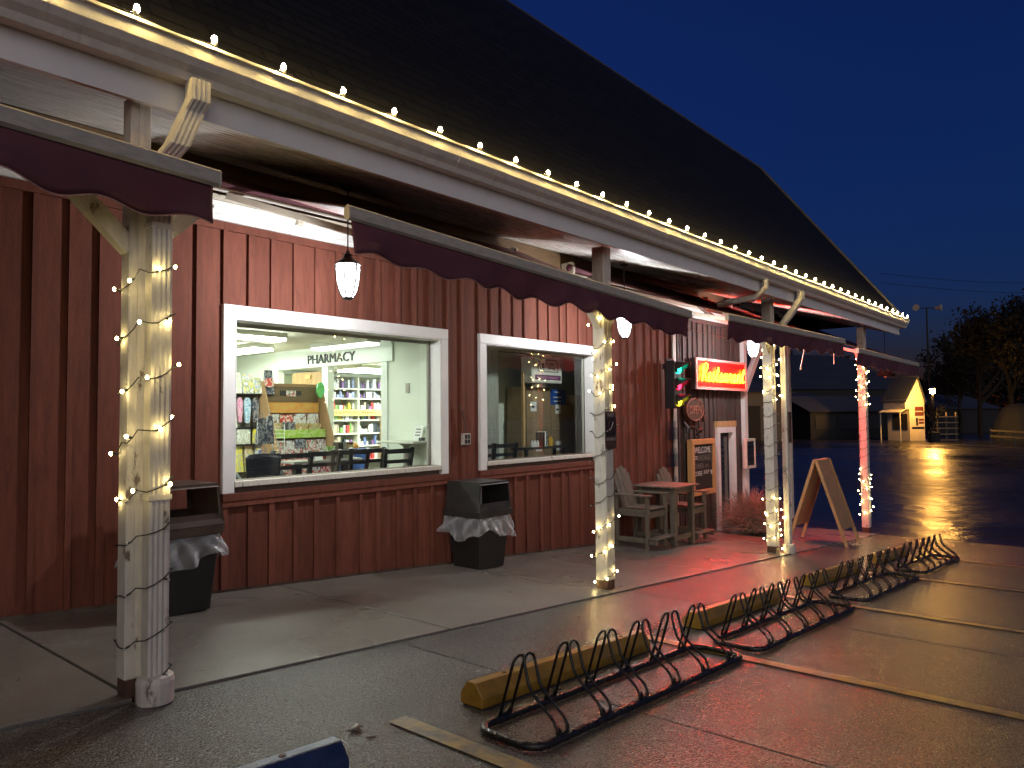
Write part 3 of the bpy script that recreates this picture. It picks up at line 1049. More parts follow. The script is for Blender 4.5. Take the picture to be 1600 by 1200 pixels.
# ================================================================== LANTERNS
def lantern(x, o, z, label):
    r = thing('wall_lantern', (x, o, z), label, 'lamp', 'white glass lanterns hung under the eaves')
    s = MB()
    s.lathe([(0.035, -0.16), (0.06, -0.13), (0.085, -0.04), (0.098, 0.07), (0.095, 0.10), (0.06, 0.105)], (x, o, z), 20)
    s.build('globe', MT['lantern'], r, smooth=True)
    ld = bpy.data.lights.new('lantern_bulb', 'POINT')
    ld.energy = LANTERN_W
    ld.color = (0.97, 0.98, 1.0)
    ld.shadow_soft_size = 0.045
    lo = bpy.data.objects.new('lantern_bulb', ld)
    col.objects.link(lo)
    lo.parent = r
    lo.location = (0, 0, -0.02)
    for k in range(6):
        t = 2 * math.pi * (k + 0.4) / 6
        c, sn = math.cos(t), math.sin(t)
        s = MB()
        s.tube([(x + c * q, o + sn * q, z + h) for q, h in ((0.040, -0.165), (0.064, -0.13), (0.089, -0.04), (0.102, 0.07), (0.100, 0.11))], 0.007, 5)
        s.build('rib', MT['signblack'], r)
    s = MB(); s.lathe([(0.02, -0.182), (0.042, -0.175), (0.042, -0.16), (0.03, -0.158)], (x, o, z), 14); s.build('finial', MT['signblack'], r)
    s = MB(); s.lathe([(0.108, 0.11), (0.104, 0.125), (0.05, 0.165), (0.03, 0.185), (0.045, 0.195), (0.02, 0.21), (0.008, 0.235)], (x, o, z), 18); s.build('cap', MT['signblack'], r)
    zs_ = 2.22 - 0.62 * o / 2.22
    s = MB(); s.tube([(x, o, z + 0.22), (x, o, zs_)], 0.006, 6); s.build('stem', MT['signblack'], r)
    s = MB(); s.lathe([(0.05, -0.02), (0.055, 0.0), (0.02, 0.01)], (x, o, zs_ - 0.012), 12); s.build('ceiling_rose', MT['signblack'], r)


lantern(3.78, 1.0, 1.155, 'lit white lantern above the pharmacy window')
lantern(8.12, 1.0, 1.145, 'lit white lantern right of the post with the no-smoking sign')
lantern(12.24, 1.0, 1.12, 'lit white lantern above the neon restaurant sign')

# ================================================================== AWNINGS
def awning(xa, xb, za, zb, label, ob=2.45, seed=1, oa=0.17):
    rr = random.Random(seed)
    zr = 1.99
    r = thing('retractable_awning', ((xa + xb) / 2, oa, zr), label, 'awning', 'burgundy awnings under the eaves')
    s = MB(); s.tube([(xa + 0.1, oa, zr), (xb - 0.1, oa, zr)], 0.05, 14); s.build('roller', MT['valance'], r, smooth=True)
    s = MB(); s.box(xa + 0.1, xb - 0.1, oa - 0.08, oa - 0.04, zr - 0.14, zr - 0.10); s.build('torsion_bar', MT['metalwhite'], r)
    s = MB(); s.tube([(xa + 0.1, oa + 0.03, zr - 0.085), (xb - 0.1, oa + 0.03, zr - 0.085)], 0.012, 8); s.build('guide_rod', MT['alu'], r)
    for x in (xa + 0.14, xb - 0.14):
        s = MB(); s.prism([(0.035, zr + 0.07), (0.035, zr - 0.17), (oa + 0.02, zr - 0.17), (oa + 0.07, zr - 0.06), (oa + 0.075, zr + 0.05), (oa + 0.03, zr + 0.08)], 'x', x - 0.035, x + 0.005); s.build('wall_bracket', MT['metalwhite'], r, bevel=0.004)
        s = MB(); s.tube([(x + 0.006, oa, zr + 0.0), (x + 0.03, oa, zr)], 0.035, 10); s.build('bracket_boss', MT['metalwhite'], r)
    s = MB(); s.box((xa + xb) / 2 - 1.0, (xa + xb) / 2 - 0.94, 0.03, oa - 0.03, zr - 0.21, zr - 0.10); s.build('clamp', MT['metalwhite'], r, bevel=0.004)
    def zf(x):
        return za + (zb - za) * (x - xa) / (xb - xa)
    nx, no_ = 44, 10
    ph = rr.uniform(0, 6)
    def fab(u, v):
        x = xa + 0.03 + (xb - xa - 0.06) * u
        o = oa + (ob - oa) * v
        z = (zr + 0.05) + (zf(x) + 0.012 - (zr + 0.05)) * v - 0.05 * math.sin(math.pi * v)
        z += 0.008 * math.sin(x * 9 + ph) * math.sin(math.pi * v)
        return (x, o, z)
    s = MB(); s.grid(fab, nx, no_); s.build('fabric', MT['fabric'], r, smooth=True, thick=0.003)
    s = MB()
    sec = [(ob - 0.03, 0.0), (ob - 0.03, -0.055), (ob + 0.005, -0.075), (ob + 0.022, -0.06), (ob + 0.02, 0.004), (ob, 0.018)]
    m = len(sec)
    s.add([(x, a, zf(x) + b) for x in (xa, xb) for a, b in sec], [tuple(range(m)), tuple(range(2 * m - 1, m - 1, -1))] + [(i, (i + 1) % m, m + (i + 1) % m, m + i) for i in range(m)])
    s.build('front_bar', MT['alu'], r)
    for x, e in ((xa, -1), (xb, 1)):
        s = MB()
        s.add([(xx, a, zf(x) + b * 1.06) for xx in (x + e * 0.001, x + e * 0.012) for a, b in sec], [tuple(range(m)), tuple(range(2 * m - 1, m - 1, -1))] + [(i, (i + 1) % m, m + (i + 1) % m, m + i) for i in range(m)])
        s.build('end_cap', MT['metalwhite'], r)
    # scalloped valance hanging from the bar
    per = 0.40
    def bot(x):
        return 0.208 + (0.021 + 0.006 * math.sin(x * 1.7 + ph)) * math.cos(2 * math.pi * (x - xa) / per + 0.25 * math.sin(x * 1.1 + ph)) + 0.006 * math.sin(x * 6.1 + ph)
    nn = int((xb - xa) / 0.025)
    def val(u, v):
        x = xa + 0.02 + (xb - xa - 0.04) * u
        h = bot(x) * v
        ww = (0.030 * math.sin(x * 2.7 + ph) + 0.020 * math.sin(x * 5.3 + 2 * ph + 1.5 * v) + 0.008 * math.sin(x * 13 + 3 * v)) * v
        return (x, ob - 0.002 + ww, zf(x) - 0.060 - h)
    s = MB(); s.grid(val, nn, 6); va = s.build('valance', MT['valance'], r, smooth=True, thick=0.002)
    s = MB(); s.tube([val(i / nn, 1.0) for i in range(nn + 1)], 0.0035, 5); s.build('piping', MT['piping'], va)
    # folding arms
    for x, e in ((xa + 0.45, 1), (xb - 0.45, -1)):
        el = (x + e * 1.15, 1.05, (zr + zf(x)) / 2 - 0.10)
        s = MB(); s.bar((x, oa + 0.02, zr - 0.12), el, 0.035, 0.055); s.bar(el, (x + e * 0.05, ob - 0.03, zf(x) - 0.04), 0.03, 0.05); s.build('arm', MT['metalwhite'], r)


awning(-2.45, 1.87, 1.43, 1.250, 'burgundy awning nearest the camera at the left edge', seed=1)
awning(2.69, 7.05, 1.245, 1.065, 'burgundy awning above the pharmacy window and the second post', seed=2)
awning(7.97, 12.31, 1.125, 1.150, 'burgundy awning over the bar chairs and the neon sign', seed=3)
awning(13.03, 17.4, 1.055, 1.015, 'burgundy awning at the far end, jutting past the gutter', seed=4)
for x, o, z0, z1, nm, lab in ((12.6, 1.75, 0.72, 1.15, 'awning_crank', 'thin pale awning crank hanging right of the third post'), (13.6, 1.9, 0.86, 1.08, 'awning_crank', 'short pink-lit awning crank hanging under the third awning')):
    r = thing(nm, (x, o, z1), lab, 'crank', 'awning cranks')
    lean = 0.10 if z0 < 0.8 else 0.0
    s = MB(); s.tube([(x, o, z1), (x - lean, o - lean * .5, z0 + 0.05)], 0.009, 8); s.build('rod', MT['metalwhite'], r)
    s = MB(); s.tube([(x - lean, o - lean * .5, z0 + 0.05), (x - lean, o - lean * .5, z0)], 0.014, 8); s.build('handle', MT['metalwhite'], r)

# ================================================================== LITTER BINS
def litter_bin(x, o, rz, lidmat, label, seed, w=0.42):
    rr = random.Random(seed)
    z = G(x) + 0.014
    r = thing('litter_bin', (x, o, z), label, 'litter bin', 'lidded litter bins against the shop wall', rz)
    def ring(h, a):
        return [(-a, -a, h), (a, -a, h), (a, a, h), (-a, a, h)]
    a0, a1 = w * 0.44, w * 0.56
    hb = 0.60
    s = MB(); s.add(ring(0, a0) + ring(hb, a1) + ring(hb, a1 - 0.02) + ring(0.03, a0 - 0.02),
                    [(3, 2, 1, 0)] + [(i, (i + 1) % 4, 4 + (i + 1) % 4, 4 + i) for i in range(4)] + [(4 + i, 4 + (i + 1) % 4, 8 + (i + 1) % 4, 8 + i) for i in range(4)] + [(8 + i, 8 + (i + 1) % 4, 12 + (i + 1) % 4, 12 + i) for i in range(4)] + [(12, 13, 14, 15)])
    s.build('body', MT['bindark'], r, local=True, bevel=0.008)
    # lid: rim, tapered walls with openings on the two O faces
    al, at, z0, z1 = a1 + 0.010, a1 - 0.014, hb + 0.01, hb + 0.345
    s = MB(); s.add(ring(hb - 0.03, a1 + 0.018) + ring(z0 + 0.025, a1 + 0.022) + ring(z0 + 0.025, a1 - 0.03) + ring(hb - 0.03, a1 + 0.004),
                    [(i, (i + 1) % 4, 4 + (i + 1) % 4, 4 + i) for i in range(4)] + [(4 + i, 4 + (i + 1) % 4, 8 + (i + 1) % 4, 8 + i) for i in range(4)] + [(8 + i, 8 + (i + 1) % 4, 12 + (i + 1) % 4, 12 + i) for i in range(4)] + [(12 + i, 12 + (i + 1) % 4, (i + 1) % 4, i) for i in range(4)])
    s.build('lid_rim', lidmat, r, local=True)
    def wall_pt(sx, so, h):
        t = (h - z0) / (z1 - z0)
        a = al + (at - al) * t
        return (sx * a, so * a, h)
    lid = MB()
    hA, hB = z0 + 0.11, z1 - 0.03
    for sx in (-1, 1):        # solid side walls
        lid.add([wall_pt(sx, -1, z0 + .026), wall_pt(sx, 1, z0 + .026), wall_pt(sx, 1, z1), wall_pt(sx, -1, z1)], [(0, 1, 2, 3)])
    for so in (-1, 1):        # walls with a mouth
        lid.add([wall_pt(-1, so, z0 + .026), wall_pt(1, so, z0 + .026), wall_pt(1, so, hA), wall_pt(-1, so, hA)], [(0, 1, 2, 3)])
        lid.add([wall_pt(-1, so, hB), wall_pt(1, so, hB), wall_pt(1, so, z1), wall_pt(-1, so, z1)], [(0, 1, 2, 3)])
        for sx in (-1, 1):
            lid.add([wall_pt(sx, so, hA), wall_pt(sx * 0.90, so, hA), wall_pt(sx * 0.90, so, hB), wall_pt(sx, so, hB)], [(0, 1, 2, 3)])
    ct = ring(z1, at)
    lid.add(ct, [(0, 1, 2, 3)])
    lid.build('lid', lidmat, r, local=True, weld=True, thick=0.012)
    # clear liner draped outside the rim
    nn = 220
    def skirt(u, v):
        t = u * 4
        k = int(t) % 4
        f = t - int(t)
        C = [(-1, -1), (1, -1), (1, 1), (-1, 1)]
        a, b = C[k], C[(k + 1) % 4]
        px, po = a[0] + (b[0] - a[0]) * f, a[1] + (b[1] - a[1]) * f
        length = 0.19 + 0.05 * math.sin(u * 2 * math.pi * 3 + seed) + 0.018 * math.sin(u * 2 * math.pi * 8 + seed * 2)
        flare = 0.006 + 0.05 * v + 0.02 * v * math.sin(u * 2 * math.pi * 11 + 2 * seed) + 0.014 * math.sin(u * 2 * math.pi * 17 + v * 4 + seed) * v + 0.010 * math.sin(u * 2 * math.pi * 9 - v * 6 + 2 * seed)
        rad = a1 * (1 - 0.02 * v) + flare
        if k == 0 or k == 2:
            pass
        return (px * rad, po * rad, hb - 0.035 - length * v)
    s = MB(); s.grid(skirt, nn, 12); s.build('liner', MT['bag'], r, local=True, smooth=True)
    return r


litter_bin(2.62, 0.42, 0.0, MT['binbrown'], 'brown-lidded litter bin behind the nearest porch post', 1, 0.43)
litter_bin(6.07, 0.33, 0.0, MT['bingrey'], 'dark grey litter bin between the two shop windows', 4, 0.45)

# ================================================================== WHEEL STOPS
def wheel_stop(x0, x1, o, mat, label, group=None):
    r = thing('wheel_stop', ((x0 + x1) / 2, o, G((x0 + x1) / 2)), label, 'wheel stop', group)
    pr = [(-0.075, 0.0), (-0.078, 0.05), (-0.028, 0.118), (0.028, 0.118), (0.078, 0.05), (0.075, 0.0)]
    n = len(pr)
    s = MB()
    s.add([(x, o + a, G(x) + 0.006 + h) for x in (x0, x1) for a, h in pr], [tuple(range(n)), tuple(range(2 * n - 1, n - 1, -1))] + [(i, (i + 1) % n, n + (i + 1) % n, n + i) for i in range(n)])
    s.build('block', mat, r, bevel=0.004)
    for x in (x0 + 0.25, x1 - 0.25):
        s = MB(); s.lathe([(0.014, 0), (0.014, 0.003), (0.008, 0.004)], (x, o, G(x) + 0.124), 10); s.build('pin', MT['rust'], r)


wg = 'yellow wheel stops along the bike racks'
wheel_stop(2.72, 4.36, 3.40, MT['yellow'], 'wet yellow wheel stop nearest the camera, behind the first bike rack', wg)
wheel_stop(5.17, 6.82, 3.36, MT['yellow'], 'yellow wheel stop behind the second bike rack', wg)
wheel_stop(7.88, 9.5, 3.30, MT['yellow'], 'yellow wheel stop behind the third bike rack', wg)
wheel_stop(10.4, 12.0, 3.28, MT['yellow'], 'farthest yellow wheel stop, behind the last bike rack', wg)
wheel_stop(0.05, 1.82, 3.53, MT['blue'], 'chipped blue wheel stop at the bottom edge')

# ================================================================== BIKE RACKS
rack_parts = {}


def bike_rack(x0, o0, label):
    L, Wd = 2.16, 0.345
    z = G(x0 + L / 2)
    r = thing('bike_rack', (x0 + L / 2, o0, z), label, 'bike rack', 'black tubular bike racks in a row')
    r.rotation_euler = (0, math.atan(GS), 0)
    if not rack_parts:
        c = 0.09
        pts = []
        for cx, co, a0 in ((L / 2 - c, Wd / 2 - c, 0), (-L / 2 + c, Wd / 2 - c, 90), (-L / 2 + c, -Wd / 2 + c, 180), (L / 2 - c, -Wd / 2 + c, 270)):
            for k in range(6):
                t = math.radians(a0 + 18 * k)
                pts.append((cx + c * math.cos(t), co + c * math.sin(t), 0.024))
        s = MB(); s.tube(pts, 0.019, 10, closed=True)
        o = s.build('base_loop', MT['blackpaint'], r, local=True, smooth=True)
        rack_parts['base_loop'] = [(o.data, (0, 0, 0))]
        rack_parts['hoop'] = []
        rack_parts['weld_plate'] = []
        hw = 0.040
        def hairpin(side):
            # side -1: on the rail next to the wheel stop, +1: front rail
            if side < 0:
                leg = [(-Wd / 2, 0.03), (-0.100, 0.288)]
                top = (-0.090, 0.328)
            else:
                leg = [(Wd / 2, 0.03), (Wd / 2 - 0.012, 0.085), (0.005, 0.200), (-0.030, 0.306)]
                top = (-0.038, 0.348)
            a = [(-hw, o_, z_) for o_, z_ in leg]
            o1, z1 = top
            lo, lz = leg[-1]
            arc = []
            for k in range(1, 8):
                t = math.pi * k / 8
                arc.append((-hw * math.cos(t), lo + (o1 - lo) * math.sin(t), lz + (z1 - lz) * math.sin(t)))
            b = [(hw, o_, z_) for o_, z_ in reversed(leg)]
            path = a + arc + b
            # round the knees
            out = [path[0]]
            for i in range(1, len(path) - 1):
                p, q, w_ = Vector(path[i - 1]), Vector(path[i]), Vector(path[i + 1])
                if (q - p).length > 0.05 or (w_ - q).length > 0.05:
                    d1 = min(0.018, (q - p).length * .4)
                    d2 = min(0.018, (w_ - q).length * .4)
                    out.append(tuple(q + (p - q).normalized() * d1))
                    out.append(tuple(q + (w_ - q).normalized() * d2))
                else:
                    out.append(tuple(q))
            out.append(path[-1])
            m = MB(); m.tube(out, 0.0075, 7)
            return m
        first = {}
        for k in range(6):
            hx = -L / 2 + 0.20 + k * (L - 0.40) / 5
            for sd in (-1, 1):
                if sd not in first:
                    ob = hairpin(sd).build('hoop', MT['blackpaint'], r, local=True, smooth=True)
                    first[sd] = ob.data
                    ob.location = (hx, 0, 0)
                else:
                    ob = bpy.data.objects.new('hoop', first[sd]); col.objects.link(ob); ob.parent = r; ob.location = (hx, 0, 0)
                rack_parts['hoop'].append((first[sd], (hx, 0, 0)))
            for sd in (-1, 1):
                if ('w', sd) not in first:
                    m = MB(); oo = sd * Wd / 2
                    m.prism([(-0.035, 0.035), (0.035, 0.035), (0.032, 0.075), (0.012, 0.05), (-0.012, 0.05), (-0.032, 0.075)], 'o', oo - 0.004, oo + 0.004)
                    ob = m.build('weld_plate', MT['blackpaint'], r, local=True)
                    first[('w', sd)] = ob.data
                else:
                    ob = bpy.data.objects.new('weld_plate', first[('w', sd)]); col.objects.link(ob); ob.parent = r
                ob.location = (hx, 0, 0)
                rack_parts['weld_plate'].append((first[('w', sd)], (hx, 0, 0)))
    else:
        for nm, lst in rack_parts.items():
            for me, loc in lst:
                ob = bpy.data.objects.new(nm, me); col.objects.link(ob); ob.parent = r; ob.location = loc


bike_rack(2.48, 3.825, 'black six-slot bike rack nearest the camera')
bike_rack(4.84, 3.845, 'black bike rack second from the camera')
bike_rack(7.38, 3.82, 'black bike rack third from the camera')
bike_rack(9.95, 3.80, 'black bike rack farthest from the camera')

# ================================================================== BAR CHAIRS AND TABLE
def patio_chair(x, o, label):
    z = G(x) + 0.013
    r = thing('patio_chair', (x, o, z), label, 'chair', 'grey slatted high chairs beside the bar table')
    def bx(nm, *a, m='greywood'):
        s = MB(); s.box(*a); return s.build(nm, MT[m], r, local=True, bevel=0.004)
    w = 0.25
    for sx in (-1, 1):
        xx = sx * w
        bx('leg', xx - 0.035, xx + 0.035, 0.22, 0.26, 0, 0.74)
        bx('leg', xx - 0.035, xx + 0.035, -0.27, -0.23, 0, 0.74)
        s = MB(); s.box(xx - 0.055, xx + 0.055, -0.30, 0.30, 0.741, 0.763); s.build('arm', MT['greywood'], r, local=True, bevel=0.004)
        bx('side_rail', xx - 0.018, xx + 0.018, -0.229, 0.219, 0.46, 0.55)
        bx('side_rail', xx - 0.018, xx + 0.018, -0.229, 0.219, 0.10, 0.17)
    bx('front_apron', -0.214, 0.214, 0.225, 0.255, 0.44, 0.53)
    for k in range(2):
        bx('footrest', -w - 0.03, w + 0.03, 0.262 + k * 0.07, 0.328 + k * 0.07, 0.155, 0.178)
    for sx in (-1, 1):
        bx('footrest_bracket', sx * w - 0.02, sx * w + 0.02, 0.262, 0.39, 0.09, 0.154)
    for k in range(6):
        o0 = -0.22 + k * 0.083
        bx('seat_slat', -0.213, 0.213, o0, o0 + 0.075, 0.551, 0.573)
    for k in range(5):
        cx = (k - 2) * 0.088
        top = 1.13 - 0.022 * (k - 2) ** 2
        lean = 0.16
        s = MB()
        b = Vector((cx * 0.85, -0.17, 0.52)); t = Vector((cx, -0.17 - lean, top))
        hw0, hw1 = 0.035, 0.041
        s.add([(b.x - hw0, b.y, b.z), (b.x + hw0, b.y, b.z), (t.x + hw1, t.y, t.z - (0.02 if k > 2 else 0)), (t.x - hw1, t.y, t.z - (0.02 if k < 2 else 0)),
               (b.x - hw0, b.y - 0.02, b.z), (b.x + hw0, b.y - 0.02, b.z), (t.x + hw1, t.y - 0.02, t.z - (0.02 if k > 2 else 0)), (t.x - hw1, t.y - 0.02, t.z - (0.02 if k < 2 else 0))],
              [(0, 1, 2, 3), (7, 6, 5, 4), (0, 4, 5, 1), (1, 5, 6, 2), (2, 6, 7, 3), (3, 7, 4, 0)])
        s.build('back_slat', MT['greywood'], r, local=True)
    bx('back_rail', -0.23, 0.23, -0.32, -0.295, 0.78, 0.84)
    return r


patio_chair(9.27, 0.52, 'grey slatted high chair left of the bar table')
patio_chair(10.60, 0.48, 'grey slatted high chair right of the bar table')
tx, to = 9.93, 0.55
tz = G(tx) + 0.013
r = thing('bar_table', (tx, to, tz), 'square grey slatted bar table between the two high chairs', 'table')
for k in range(6):
    s = MB(); s.box(-0.37, 0.37, -0.37 + k * 0.124, -0.37 + k * 0.124 + 0.117, 0.86, 0.884); s.build('top_slat', MT['greywood'], r, local=True, bevel=0.003)
for sx in (-1, 1):
    for so in (-1, 1):
        s = MB(); s.box(sx * 0.27 - 0.04, sx * 0.27 + 0.04, so * 0.27 - 0.04, so * 0.27 + 0.04, 0, 0.858); s.build('leg', MT['greywood'], r, local=True, bevel=0.004)
for so in (-1, 1):
    s = MB(); s.box(-0.229, 0.229, so * 0.27 - 0.015, so * 0.27 + 0.015, 0.77, 0.857); s.build('apron_rail', MT['greywood'], r, local=True)
    s = MB(); s.box(-0.229, 0.229, so * 0.27 - 0.015, so * 0.27 + 0.015, 0.10, 0.17); s.build('stretcher', MT['greywood'], r, local=True)
    s = MB(); s.box(so * 0.27 - 0.015, so * 0.27 + 0.015, -0.229, 0.229, 0.77, 0.856); s.build('apron_rail', MT['greywood'], r, local=True)
    s = MB(); s.box(so * 0.27 - 0.015, so * 0.27 + 0.015, -0.229, 0.229, 0.10, 0.168); s.build('stretcher', MT['greywood'], r, local=True)

# ================================================================== A-FRAME BOARD
ax, ao = 12.42, 2.02
az = G(ax) + 0.013
r = thing('a_frame_board', (ax, ao, az), 'plain plywood A-frame board standing open at the walk edge', 'sandwich board')
H = 1.34
for so in (-1, 1):
    foot = 0.44
    def lean(h):
        return so * (foot * (1 - h / H) + 0.012)
    s = MB()
    pts = [(-0.30, 0.26), (0.30, 0.26), (0.30, H - 0.02), (-0.30, H - 0.02)]
    s.add([(x, lean(h) + d, h) for d in (-0.006, 0.006) for x, h in pts], [(0, 1, 2, 3), (7, 6, 5, 4), (0, 4, 5, 1), (1, 5, 6, 2), (2, 6, 7, 3), (3, 7, 4, 0)])
    s.build('panel', MT['ply'], r, local=True)
    for sx in (-1, 1):
        s = MB(); s.bar((sx * 0.315, lean(0), 0), (sx * 0.315, lean(H), H), 0.03, 0.045, up=(0, 1, 0)); s.build('leg', MT['pine'], r, local=True)
    s = MB(); s.bar((-0.299, lean(H - 0.01) + so * 0.012, H - 0.01), (0.299, lean(H - 0.01) + so * 0.012, H - 0.01), 0.02, 0.03); s.build('top_rail', MT['pine'], r, local=True)
for sx in (-1, 1):
    s = MB(); s.box(sx * 0.2 - 0.03, sx * 0.2 + 0.03, -0.03, 0.03, H + 0.006, H + 0.012); s.build('hinge', MT['alu'], r, local=True)

# ================================================================== RESTAURANT SIGN
sx0, sx1, sz0, sz1, so = 11.72, 13.86, 0.425, 0.975, 0.20
r = thing('neon_sign', ((sx0 + sx1) / 2, 0.1, sz0), 'glowing red neon Restaurant sign on the brown wall', 'sign')
s = MB(); s.box(sx0, sx1, 0.075, so - 0.03, sz0, sz1); s.build('cabinet', MT['darkframe'], r, bevel=0.005)
s = MB(); s.box(sx0 + 0.02, sx1 - 0.02, so - 0.029, so - 0.02, sz0 + 0.02, sz1 - 0.02); s.build('face_panel', MT['redpanel'], r)
for bxx in ((sx0, sx1, so - 0.029, so, sz1 - 0.045, sz1), (sx0, sx1, so - 0.029, so, sz0, sz0 + 0.045), (sx0, sx0 + 0.05, so - 0.029, so - 0.002, sz0 + 0.046, sz1 - 0.046), (sx1 - 0.05, sx1, so - 0.029, so - 0.002, sz0 + 0.046, sz1 - 0.046)):
    s = MB(); s.box(*bxx); s.build('frame', MT['redframe'], r, bevel=0.004)
for x in (sx0 + 0.4, sx1 - 0.4):
    s = MB(); s.box(x - 0.03, x + 0.03, 0.02, 0.0745, sz0 + 0.1, sz1 - 0.1); s.build('mount', MT['darkframe'], r)
GL = {
    'R': (1.15, [[(0, 0), (.12, .95), (.25, 1.9)], [(-.12, 1.2), (.05, 1.7), (.4, 1.98), (.82, 1.9), (.9, 1.5), (.6, 1.05), (.25, .95), (.6, .6), (.9, .08), (1.15, .12)], [(.1, 0), (.22, .95), (.36, 1.75)]]),
    'e': (.75, [[(0, .12), (.35, .35), (.55, .7), (.4, 1.0), (.2, .8), (.2, .3), (.42, 0), (.75, .2)]]),
    's': (.8, [[(0, .15), (.36, 1.05), (.44, .85), (.6, .35), (.42, 0), (.15, .1)], [(.45, 0.02), (.8, .2)]]),
    't': (.75, [[(0, .2), (.42, 1.65), (.3, .3), (.47, 0), (.75, .2)], [(.05, 1.15), (.65, 1.22)]]),
    'a': (1.0, [[(.65, .85), (.4, 1.0), (.15, .6), (.2, .1), (.45, .05), (.66, .85), (.65, .2), (.8, 0), (1.0, .2)]]),
    'u': (1.05, [[(0, .2), (.2, 1.0), (.2, .3), (.37, 0), (.6, .3), (.7, 1.0), (.7, .2), (.87, 0), (1.05, .2)]]),
    'r': (.9, [[(0, .2), (.25, 1.05), (.32, .88), (.6, .9), (.55, .3), (.7, 0), (.9, .2)]]),
    'n': (1.0, [[(0, .2), (.2, 1.0), (.2, 0), (.25, .6), (.5, 1.0), (.65, .8), (.65, .2), (.8, 0), (1, .2)]]),
}


def smooth_path(p, k=4):
    P = [Vector((a, b, 0)) for a, b in p]
    out = []
    for i in range(len(P) - 1):
        p0, p1, p2, p3 = P[max(0, i - 1)], P[i], P[i + 1], P[min(len(P) - 1, i + 2)]
        for j in range(k):
            t = j / k
            out.append(0.5 * ((2 * p1) + (p2 - p0) * t + (2 * p0 - 5 * p1 + 4 * p2 - p3) * t * t + (3 * p1 - p0 - 3 * p2 + p3) * t ** 3))
    out.append(P[-1])
    return out


tot = sum(GL[c][0] for c in 'Restaurant') + 0.45
ux = (sx1 - sx0 - 0.26) / tot
uz = 0.30 / 1.95
cur = 0.08
for ch in 'Restaurant':
    wd, strokes = GL[ch]
    letter = MB()
    for st in strokes:
        P = smooth_path(st)
        letter.tube([(sx0 + 0.15 + (cur + p.x + 0.22 * p.y) * ux, so + 0.012, sz0 + 0.15 + p.y * uz) for p in P], 0.010, 6)
    letter.build('neon_letter', MT['neon'], r, smooth=True)
    cur += wd
# cable looping from the signal to the lamp
r = thing('power_cable', (11.2, 0.06, 1.2), 'thin cable looped from the traffic light across to the lamp', 'cable')
s = MB(); s.tube([(11.3, 0.09, 0.90), (11.36, 0.085, 1.15), (11.38, 0.085, 1.38), (11.45, 0.085, 1.47), (11.6, 0.085, 1.46), (12.4, 0.10, 1.43), (13.2, 0.12, 1.42), (13.8, 0.3, 1.50)], 0.010, 6); s.build('cord', MT['rust'], r)
s = MB(); s.tube([(11.36, 0.085, 1.40), (11.32, 0.085, 1.2), (11.40, 0.085, 0.6), (11.46, 0.085, 0.2)], 0.009, 6); s.build('cord', MT['black'], r)

# ================================================================== TRAFFIC SIGNAL
tx, tz0, tz1 = 10.84, 0.09, 0.86
r = thing('traffic_signal', (tx, 0.1, tz0), 'black three-lens traffic signal mounted on the red wall', 'traffic light')
s = MB(); s.box(tx - 0.12, tx + 0.12, 0.14, 0.31, tz0, tz1); s.build('housing', MT['black'], r, bevel=0.012)
s = MB(); s.box(tx - 0.04, tx + 0.04, 0.05, 0.139, tz1 - 0.12, tz1 - 0.04); s.build('bracket', MT['black'], r)
s = MB(); s.tube([(tx - 0.2, 0.2, tz1 + 0.01), (tx + 0.02, 0.2, tz1 + 0.03)], 0.02, 8); s.build('conduit', MT['black'], r)
for i, (mk, c) in enumerate((('sigyellow', 0), ('sigred', 1), ('siggreen', 2))):
    zc = tz0 + 0.135 + i * 0.262
    lens = MB()
    lens.prism([(tx + 0.098 * math.cos(2 * math.pi * k / 24), zc + 0.098 * math.sin(2 * math.pi * k / 24)) for k in range(24)], 'o', 0.311, 0.322)
    lens.build('lens', MT[mk], r)
    s = MB()
    def vis(u, v):
        t = math.radians(-40 + 260 * u)
        L = 0.05 + 0.17 * max(0.0, math.sin(t)) ** 0.6 if math.sin(t) > 0 else 0.05
        return (tx + 0.108 * math.cos(t), 0.311 + L * v, zc + 0.108 * math.sin(t) - 0.03 * v)
    s.grid(vis, 26, 4); s.build('visor', MT['black'], r, smooth=True, thick=0.003)

# ================================================================== SMALL SIGNS ON THE WALL
r = thing('open_sign', (11.78, 0.1, -0.12), 'unlit oval OPEN sign in a dark frame under the neon sign', 'sign')
cx, cz, ra, rb = 11.78, 0.07, 0.34, 0.20
s = MB(); s.prism([(cx + ra * math.cos(2 * math.pi * k / 32), cz + rb * math.sin(2 * math.pi * k / 32)) for k in range(32)], 'o', 0.07, 0.13); s.build('backing', MT['rust'], r)
s = MB(); s.tube([(cx + (ra - .02) * math.cos(2 * math.pi * k / 32), 0.135, cz + (rb - .015) * math.sin(2 * math.pi * k / 32)) for k in range(32)], 0.009, 6, closed=True); s.build('oval_tube', MT['openneon'], r)
text_mesh('lettering', 'OPEN', (cx - 0.23, 0.131, cz - 0.075), (1, 0, 0), (0, 0, 1), 0.46, 0.15, MT['openneon'], r, 0.01)
s = MB(); s.tube([(cx, 0.11, cz + 0.2), (cx, 0.08, cz + 0.38)], 0.004, 5); s.build('hanger', MT['black'], r)

